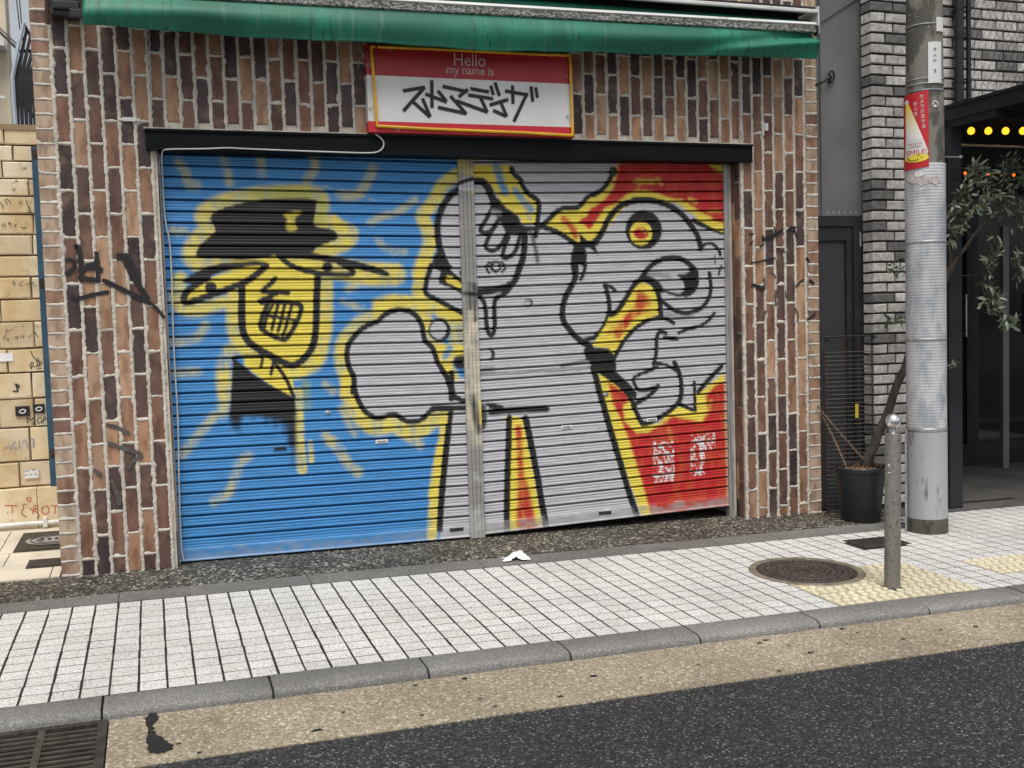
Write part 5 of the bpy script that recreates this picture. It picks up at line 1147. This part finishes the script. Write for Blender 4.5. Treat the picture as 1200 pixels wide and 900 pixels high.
def pole_stroke(pts, w_, o_, r_, name, mat, root):
    P = chaikin(pts, 2); T = np.gradient(P, axis=0); N = np.stack([-T[:,1], T[:,0]], 1)/(np.hypot(T[:,0], T[:,1])[:,None]+1e-9); V = []
    for p_, q_ in zip(P, N): V += [on_pole(o_[0]+(p_[0]+q_[0]*w_/2)/o_[2], o_[1]+(p_[1]+q_[1]*w_/2)/o_[2], r_), on_pole(o_[0]+(p_[0]-q_[0]*w_/2)/o_[2], o_[1]+(p_[1]-q_[1]*w_/2)/o_[2], r_)]
    return child(mesh_obj(name, V, [(2*i, 2*i+1, 2*i+3, 2*i+2) for i in range(len(P)-1)], mat), root)
pole_stroke([(112,618),(105,632),(125,650),(160,652),(185,644)], 6, PS, pr0+.0026, 'face_mouth', MT['ink'], wp); pole_stroke([(172,612),(192,609)], 5, PS, pr0+.0026, 'face_eye', MT['ink'], wp); pole_stroke([(198,632),(216,628)], 5, PS, pr0+.0026, 'face_eye', MT['ink'], wp)
pole_poly([(82,118),(92,100),(104,100),(116,118),(112,140),(92,145)], PS, pr0+.0018, 'lamp_print', MT['white'], wp)
def pole_text(body, cx, cy, hgt, mat, name, root, o_=PS, r_=pr0+.0022, wid=None):
    vv, ff = text_mesh(body, 1.0, 'CENTER')
    if not vv: return
    ys_ = [q[1] for q in vv]; xs2 = [q[0] for q in vv]; sc = hgt/(max(ys_)-min(ys_)+1e-6); scx = (wid/(max(xs2)-min(xs2)+1e-6)) if wid else sc; mx, my = (max(xs2)+min(xs2))/2, (max(ys_)+min(ys_))/2
    child(mesh_obj(name, [on_pole(o_[0]+(cx+(q[0]-mx)*scx)/o_[2], o_[1]+(cy-(q[1]-my)*sc)/o_[2], r_) for q in vv], ff, mat), root)
for k, ch in enumerate('カメラが見守る'): pole_text(ch, 206+k*2.5, 95+k*44, 34, MT['white'], 'lettering', wp, wid=28)
for k, ch in enumerate('安心を'): pole_text(ch, 163+k*2, 150+k*44, 34, MT['white'], 'lettering', wp, wid=28)
pole_text("YOU'RE ON", 158, 505, 16, MT['red'], 'lettering', wp, wid=100); pole_text('CAMERA', 160, 530, 15, MT['red'], 'lettering', wp, wid=85); pole_text('SMILE!', 168, 578, 42, MT['red2'], 'lettering', wp, wid=150)
# address plates on the pole
ap_ = empty('address_plate', (PC[0], PC[1]-.12, pz+2.7)); tag(ap_, 'tall narrow white address plate on the concrete pole above the poster', 'plate'); patch(1094.5, 1108.3, 50, 98, .1085, 'plate', MT['white'], ap_, .003)
for k, ch in enumerate('南大町2'): pole_text(ch, 0, 0, 3.6, MT['ink'], 'lettering', ap_, (1101.5, (59,66,72.5,84)[k], 1), .1105, 3.2)
np_ = empty('number_plate', (PC[0], PC[1]-.12, pz+2.95)); tag(np_, 'small cream number plate strapped high on the concrete pole', 'plate'); patch(1103.5, 1110.4, 21.5, 38, .1085, 'plate', MT['white'], np_, .003)
st_ = empty('round_sticker', (PC[0], PC[1]-.12, pz+2.5)); tag(st_, 'small round pale sticker on the concrete pole beside red poster', 'sticker')
pole_poly([(3.2*math.cos(t), 4*math.sin(t)) for t in np.linspace(0, 2*math.pi, 15)[:-1]], (1101.5,122.5,1), .1085, 'disc', MT['white'], st_); pole_stroke([(-1.5,2),(-1,-2),(1.5,-1),(1.5,2)], 1.2, (1101.5,122.5,1), .1092, 'print', MT['ink'], st_)
MT['residue'] = plain('sticker_residue', (.55,.48,.48), .8, var=.3, scale=90, dirt=(.5,.2,.25))
for k, (cx, cy, rx, ry) in enumerate(((1079,207,7,7),(1088,211,8,7),(1100,212,6,6),(1084,203,6,4))):
    pts = [(cx+rx*math.cos(t)*random.uniform(.6,1.2), cy+ry*math.sin(t)*random.uniform(.6,1.2)) for t in np.linspace(0, 2*math.pi, 15)[:-1]]; pole_poly(pts, P1, .1168+.0005*k, 'sticker_residue', MT['residue'] if k < 3 else MT['white'], pole)

# bollard
bx, by = 3.207, -1.70; bol = empty('bollard', (bx, by, G(bx, by))); tag(bol, 'chipped grey steel bollard with polished ball top on yellow tactile paving', 'bollard'); bol.rotation_euler = (0, math.radians(.9), 0)
m = MB(); m.lathe([(.0372,-.05),(.0372,.742),(.036,.746),(.0,.747)], 28, cap=False); smooth_by_angle(m.obj('shaft', MT['bollard'], bol), 40)
m = MB(); m.lathe([(.016,.7472),(.013,.752),(.013,.772),(.018,.776)], 16); smooth_by_angle(m.obj('neck', MT['steel'], bol), 40)
m = MB(); m.lathe([(max(.001,.0355*math.sin(t)), .806-.0355*math.cos(t)) for t in np.linspace(.02, math.pi-.01, 16)], 24); smooth_by_angle(m.obj('ball', MT['chrome'], bol), 80)
m = MB(); m.lathe([(.0373,0),(.047,.001),(.045,.005),(.0375,.006)], 24); smooth_by_angle(m.obj('ground_collar', MT['pole_base'], bol), 30)
a = MB()
for (dz, w_) in ((.600,.020),(.592,.026),(.560,.03)):
    a.add([( (.0376)*math.cos(TC+t), .0376*math.sin(TC+t), dz+h_) for t in np.linspace(-.5-w_*5, -.5+w_*8, 6) for h_ in (0,.005)], [(2*i, 2*i+2, 2*i+3, 2*i+1) for i in range(5)])
o = a.obj('sticker_residue', MT['white'], bol); o['kind'] = 'stuff'

# round manhole cover
mh = empty('manhole_cover', (HC[0], HC[1], G(*HC))); mh.rotation_euler = GROT; tag(mh, 'round cast iron manhole cover set in white paving beside bollard', 'manhole cover')
m = MB(); m.lathe([(.252,-.02),(.252,.003),(.257,.006),(.286,.006),(.290,.002),(.290,-.02)], 64); smooth_by_angle(m.obj('rim', MT['rim'], mh), 30)
m = MB(); m.lathe([(.2515,-.02),(.2515,.0015),(.248,.0035),(.0,.0035)], 64, cap=False); smooth_by_angle(m.obj('lid', MT['cast_iron'], mh), 30)
m = MB()
for k in range(3):
    R_ = (.225,.165,.105)[k]; m.lathe([(R_-.006,.0036),(R_-.005,.0065),(R_+.005,.0065),(R_+.006,.0036)], 48, cap=False)
for k in range(40):
    t = 2*math.pi*k/40
    for R_ in (.195,.135,.075,.04):
        if R_ < .1 and k % 2: continue
        if R_ < .05 and k % 8: continue
        c_ = (R_*math.cos(t), R_*math.sin(t), .0036); m.lathe([(.0095,0),(.008,.0045)], 6, c_)
o = smooth_by_angle(m.obj('raised_studs', plain('worn_studs', (.11,.092,.08), .5, .3, var=.5, scale=30), mh), 30); o['kind'] = 'stuff'
# square hatch
hx0, hx1, hy0, hy1 = 3.624, 3.936, -.952, -.744
ht = empty('service_hatch', ((hx0+hx1)/2, hy0, G(3.78,-.85))); tag(ht, 'dark rectangular service hatch in the paving before the utility pole', 'hatch')
m = MB(); m.gbox(hx0, hx1, hy0, hy1, -.02, .0035); child(m.obj('frame', MT['cast_iron']), ht)
m = MB(); m.gbox(hx0+.014, hx1-.014, hy0+.014, hy1-.014, .0036, .0045); child(m.obj('lid', MT['dark_mortar']), ht)
m = MB()
for i in range(12):
    for j in range(7): x, y = hx0+.03+.0225*i, hy0+.03+.0245*j; m.gbox(x, x+.008, y, y+.015, .0046, .007)
o = child(m.obj('lid_tread', MT['cast_iron']), ht); o['kind'] = 'stuff'
MT['grate_iron'] = plain('worn_grate_iron', (.085,.072,.062), .6, .3, var=.4, scale=25, dirt=(.05,.042,.035), bstr=.4, bscale=120)
# drain grating in the gutter
dgx0, dgx1, dy0, dy1 = -1.545, -0.302, KY-.597, KY-.163
dg_ = empty('drain_grating', (dgx1, dy0, G(dgx1, dy0, RO))); tag(dg_, 'rusty iron drain grating sunk in the gutter at the kerb', 'grating')
m = MB(); m.gbox(dgx0, dgx1, dy0, dy0+.028, RO-.05, RO+.006); m.gbox(dgx0, dgx1, dy1-.028, dy1, RO-.05, RO+.006); m.gbox(dgx1-.030, dgx1, dy0+.0281, dy1-.0281, RO-.05, RO+.006); m.gbox(dgx0, dgx0+.03, dy0+.0281, dy1-.0281, RO-.05, RO+.006); child(m.obj('frame', MT['cast_iron']), dg_)
m = MB(); m.gbox(dgx0, dgx1, dy0, dy1, RO-.30, RO-.12); child(m.obj('pit', MT['black_paint']), dg_)
for k in range(9):
    y = dy0+.046+.0395*k; m = MB(); m.gbox(dgx0+.0301, dgx1-.0301, y, y+.0145, RO-.004, RO+.003); child(m.obj('bar', MT['grate_iron']), dg_)
for k in range(6):
    x = dgx1-.030-.185*(k+1); m = MB(); m.gbox(x, x+.022, dy0+.0281, dy1-.0281, RO-.038, RO+.0055); child(m.obj('cross_bar', MT['grate_iron']), dg_)
# crumpled tissue
tp_ = gr(605, 656); V = []; F = []; n = 18
for i in range(n+1):
    for j in range(n+1):
        a, b = i/n*2-1, j/n*2-1; rr = math.hypot(a, b); w_ = float(vnoise(np.array([a*2.3+5]), np.array([b*2.3+3]))[0]); w2 = float(vnoise(np.array([a*6+5]), np.array([b*6+8]))[0])
        x = tp_[0]+.075*a*(1+.35*(w_-.5)*2); y = tp_[1]+.05*b*(1+.4*(w2-.5)); V.append((x, y, G(x, y, .008)+max(0, 1-rr*.95)*(.016+.065*w_*w_)+.012*w2*max(0, 1.2-rr)))
for i in range(n):
    for j in range(n):
        a, b = (i+.5)/n*2-1, (j+.5)/n*2-1
        if math.hypot(a, b) < 1.0+.28*math.sin(5*math.atan2(b, a)+1): q = i*(n+1)+j; F.append((q, q+1, q+n+2, q+n+1))
o = mesh_obj('crumpled_tissue', V, F, MT['paper']); tag(o, 'crumpled white tissue lying at the edge of the dark shop apron', 'litter')

MT['rack_wire'] = plain('dull_wire', (.11,.10,.09), .6, .3, var=.4, scale=20)
# wire rack against the mesh door
ra, rb = np.array([4.012, -.045]), np.array([4.335, -.115]); rk = empty('wire_rack', (ra[0], ra[1], G(*ra))); tag(rk, 'rusty black wire rack standing behind the potted olive', 'rack')
ztop = 1.085; zg = G(4.2, -.08)+.01
def rp(t, z, dy=0): c = ra+(rb-ra)*t; return (c[0], c[1]+dy, z)
for t in (.03, .42, .70, .97):
    m = MB(); m.tube([rp(t, zg), rp(t, ztop+.005)], .005, 6); child(m.obj('rack_post', MT['rust']), rk)
m = MB(); m.tube([rp(0, ztop), rp(1, ztop)], .006, 6); child(m.obj('top_rail', MT['dark_metal']), rk)
for k in range(38):
    z = zg+.03+k*.0275; m = MB(); m.tube([rp(0, z, -.006), rp(1, z, -.006)], .0026, 5); child(m.obj('wire', MT['rack_wire']), rk)
for t in (.03, .97):
    m = MB(); c_ = rp(t, ztop-.01, -.014); m.lathe([(.004,-.014),(.014,-.008),(.014,.008),(.004,.014)], 10, c_); child(m.obj('knob', MT['black_paint']), rk)
c_ = rp(.62, .60, -.012); m = MB(); m.box(c_[0]-.012, c_[0]+.012, c_[1]-.002, c_[1], c_[2]-.045, c_[2]+.045); child(m.obj('yellow_tag', plain('yellow_label', (.62,.50,.05), .6, var=.15)), rk)

# plant pot
qx, qy = 4.085, -.30; gz = G(qx, qy); pt = empty('plant_pot', (qx, qy, gz+.004)); tag(pt, 'black plastic pot of dry leaves before the wire rack', 'pot')
m = MB(); m.lathe([(.115,.0),(.118,.004),(.150,.315),(.158,.318),(.160,.340),(.156,.345),(.148,.340),(.144,.31)], 40, cap=False); m.lathe([(.0,.004),(.114,.004)], 40, cap=False); smooth_by_angle(m.obj('pot_shell', MT['pot'], pt), 40)
m = MB(); V = []; nn = 18
m.lathe([(.1455,.312),(.11,.325),(.06,.332),(.0,.334)], 40, cap=False); m.obj('soil', MT['soil'], pt)
m = MB()
for k in range(110):
    t = random.random()*6.28; rr = .145*math.sqrt(random.random()); z = .337+random.random()*.012; a = random.random()*6.28; l_ = random.uniform(.018,.04); w_ = l_*.3; d = (math.cos(a), math.sin(a)); c_ = (rr*math.cos(t), rr*math.sin(t))
    m.add([(c_[0]-d[0]*l_/2, c_[1]-d[1]*l_/2, z), (c_[0]-d[1]*w_/2, c_[1]+d[0]*w_/2, z+.004), (c_[0]+d[0]*l_/2, c_[1]+d[1]*l_/2, z+random.uniform(-.004,.01)), (c_[0]+d[1]*w_/2, c_[1]-d[0]*w_/2, z+.004)], [(0,1,2,3)])
o = m.obj('dry_leaves', MT['soil'], pt); o['kind'] = 'stuff'
m = MB()
for k in range(90):
    x = random.gauss(4.03, .09); y = random.gauss(-.20, .05)
    if x > 4.3 or math.hypot(x-qx, y-qy) < .13 or y > -.02: continue
    a = random.random()*6.28; l_ = random.uniform(.012,.03); d = (math.cos(a), math.sin(a)); z = G(x, y, .008+random.random()*.006)
    m.add([(x-d[0]*l_/2, y-d[1]*l_/2, z), (x-d[1]*l_*.2, y+d[0]*l_*.2, z+.003), (x+d[0]*l_/2, y+d[1]*l_/2, z+random.uniform(0,.008)), (x+d[1]*l_*.2, y-d[0]*l_*.2, z+.002)], [(0,1,2,3)])
o = m.obj('fallen_leaves', MT['soil']); tag(o, 'scatter of dry fallen leaves at the foot of the black pot', 'leaves', kind='stuff')
# olive tree
ot = empty('olive_tree', (qx+.06, qy, gz+.30)); tag(ot, 'leaning olive tree with narrow grey-green leaves growing from black pot', 'tree')
def tp3(u, v, y): return np.array(fy(u, v, y))
tr = [np.array([qx+.045, qy+.02, gz+.32]), tp3(1022,525,-.29), tp3(1036,495,-.30), tp3(1050,455,-.31), tp3(1064,420,-.32), tp3(1085,370,-.34), tp3(1112,318,-.38), tp3(1122,302,-.40)]
def tubed(P, r0, r1, n=8, it=2):
    P = chaikin(P, it); m = MB(); k = len(P); P = P+np.array([[.004*math.sin(i*1.3), 0, .004*math.cos(i*1.7)] for i in range(k)])*(r0/.02); m.tube(P, [r0+(r1-r0)*i/(k-1) for i in range(k)], n); return m
child(smooth_by_angle(tubed(tr, .034, .017).obj('trunk', MT['bark']), 60), ot)
limbs = [([tr[-2], tp3(1132,288,-.42), tp3(1148,268,-.46), tp3(1165,248,-.5), tp3(1190,222,-.52), tp3(1215,195,-.5)], .015, .006),
         ([tr[-2], tp3(1117,285,-.40), tp3(1121,262,-.42), tp3(1132,236,-.44), tp3(1143,205,-.42)], .012, .004),
         ([tp3(1152,264,-.47), tp3(1163,275,-.5), tp3(1168,300,-.53), tp3(1160,325,-.55), tp3(1158,345,-.56), tp3(1172,372,-.57), tp3(1186,378,-.57)], .006, .002),
         ([tp3(1160,254,-.49), tp3(1170,235,-.5), tp3(1172,205,-.5), tp3(1176,185,-.48)], .006, .002), ([tp3(1148,268,-.46), tp3(1138,280,-.5), tp3(1132,268,-.5), tp3(1128,252,-.48)], .004, .002),
         ([tp3(1190,222,-.52), tp3(1195,250,-.55), tp3(1198,285,-.56), tp3(1196,315,-.56)], .005, .002), ([tr[-2], tp3(1135,325,-.42), tp3(1155,318,-.45)], .003, .0015), ([tr[5], tp3(1070,372,-.33), tp3(1052,372,-.32)], .004, .0015), ([tr[5], tp3(1072,330,-.34), tp3(1050,312,-.33)], .004, .0015),
         ([tp3(1165,248,-.5), tp3(1185,252,-.5), tp3(1205,262,-.5)], .004, .002), ([tr[4], tp3(1095,420,-.40), tp3(1112,425,-.42)], .003, .0015)]
for P, r0, r1 in limbs: child(smooth_by_angle(tubed(P, r0, r1, 6).obj('limb', MT['bark']), 60), ot)
cl = [(1150,215,-.5,14),(1160,205,-.5,12),(1130,215,-.46,12),(1180,200,-.5,12),(1155,240,-.5,12),(1175,245,-.52,10),(1188,190,-.5,12),(1198,215,-.52,12),(1125,238,-.46,14),(1133,228,-.45,14),(1120,252,-.44,12),(1114,270,-.42,10),(1143,198,-.43,14),(1150,205,-.44,10),(1140,240,-.5,10),(1165,225,-.5,14),(1172,208,-.5,12),(1176,190,-.48,8),(1185,212,-.52,14),(1196,200,-.52,12),(1192,235,-.53,10),(1197,262,-.55,10),(1180,228,-.5,10),(1165,285,-.52,13),(1168,300,-.53,13),(1160,312,-.54,8),(1158,335,-.55,16),(1163,348,-.56,16),(1156,352,-.56,13),(1165,362,-.56,14),(1178,374,-.57,12),(1186,379,-.57,9),(1197,300,-.56,8),(1196,318,-.56,9),(1048,312,-.33,7),(1056,316,-.33,5),(1048,376,-.32,8),(1056,368,-.32,5),(1112,425,-.42,6),(1113,282,-.41,8),(1128,262,-.47,9),(1117,242,-.45,9),(1150,230,-.47,8),(1210,210,-.5,16),(1218,240,-.5,14),(1225,190,-.5,14),(1210,280,-.52,12)]
V = []; F = []; TT = []
gcol = [(.045,.064,.032), (.080,.108,.055), (.12,.15,.085), (.20,.23,.15), (.34,.36,.26)]
for (u, v, y, k) in cl:
    c0 = tp3(u, v, y); ax = np.array([random.uniform(-.6,.6), random.uniform(-.7,.1), random.uniform(-.9,.5)]); ax /= np.linalg.norm(ax)
    for i in range(int(k*1.9)):
        s_ = random.uniform(-.05,.05); c = c0+ax*s_+np.array([random.gauss(0,.014) for _ in range(3)]); d = ax*.5+np.array([random.gauss(0,.7), random.gauss(0,.6), random.gauss(-.05,.6)]); d /= np.linalg.norm(d)
        l_ = random.uniform(.045,.088); w_ = l_*random.uniform(.10,.15); sd_ = np.cross(d, np.array([random.gauss(0,1), random.gauss(0,1), random.gauss(0,1)])); sd_ /= np.linalg.norm(sd_)+1e-9; up_ = np.cross(sd_, d)
        b0 = len(V); mid = c+d*l_*.5+up_*l_*.06
        V += [c, c+d*l_*.33+sd_*w_+up_*w_*.5, mid, c+d*l_*.33-sd_*w_+up_*w_*.5, c+d*l_*.72+sd_*w_*.75+up_*w_*.4, c+d*l_*.72-sd_*w_*.75+up_*w_*.4, c+d*l_]
        F += [(b0, b0+3, b0+2), (b0, b0+2, b0+1), (b0+1, b0+2, b0+4), (b0+3, b0+5, b0+2), (b0+2, b0+6, b0+4), (b0+2, b0+5, b0+6)]
        g_ = gcol[min(4, int(abs(random.gauss(1.6,1.2))))]; TT += [g_]*7
o = mesh_obj('crown', V, F, MT['leaf']); at = o.data.color_attributes.new('tint', 'FLOAT_COLOR', 'POINT'); at.data.foreach_set('color', np.hstack([np.array(TT), np.ones((len(TT),1))]).astype(np.float32).ravel()); child(o, ot); o['kind'] = 'stuff'
MT['chain'] = plain('rusty_chain', (.24,.17,.12), .6, .3, var=.5, scale=40)
# chains from the corner to the pot
for k, (P, lab) in enumerate((([fy(958,476,-.02), fy(985,508,-.15), fy(1012,538,qy)], 'rusty chain stretched from brick corner to the olive trunk'), ([fy(962,484,-.03), fy(978,515,-.12), fy(991,545,qy-.05)], 'slack rusty chain hanging from brick corner to pot rim'))):
    P = chaikin(P, 4); m = MB(); k_ = len(P)
    for i in range(k_-1):
        a, b = Vector(P[i]), Vector(P[i+1]); t = (b-a).normalized(); s_ = t.orthogonal().normalized() if i % 2 else t.cross(t.orthogonal()).normalized(); c = (a+b)/2; L_ = (b-a).length*.62
        m.tube([c+t*L_*math.cos(q_)+s_*.0055*math.sin(q_) for q_ in np.linspace(0, 2*math.pi, 9)], .0024, 4, False)
    o = m.obj('chain', MT['chain']); tag(o, lab, 'chain', 'chains holding the pot')
# sprouting weed beside the pot
wd = empty('weed', tuple(gr(992, 606))); tag(wd, 'tiny bright green weed sprouting beside the black pot', 'plant'); m = MB(); w0 = gr(992, 606)
for (du, dv, rr) in ((-4,-8,.017),(4,-6,.016),(0,-3,.013),(7,-2,.011)):
    c = fy(992+du, 606+dv, w0[1]-.02); m.tube([w0+np.array([0,0,.002]), c], .0016, 4); nn = 9; m.add([(c[0]+rr*math.cos(t), c[1]-.006*math.sin(t), c[2]+rr*.8*math.sin(t)) for t in np.linspace(0, 2*math.pi, nn+1)[:-1]], [tuple(range(nn))])
child(m.obj('leaves', plain('weed_green', (.16,.36,.05), .5, var=.25, scale=40)), wd)
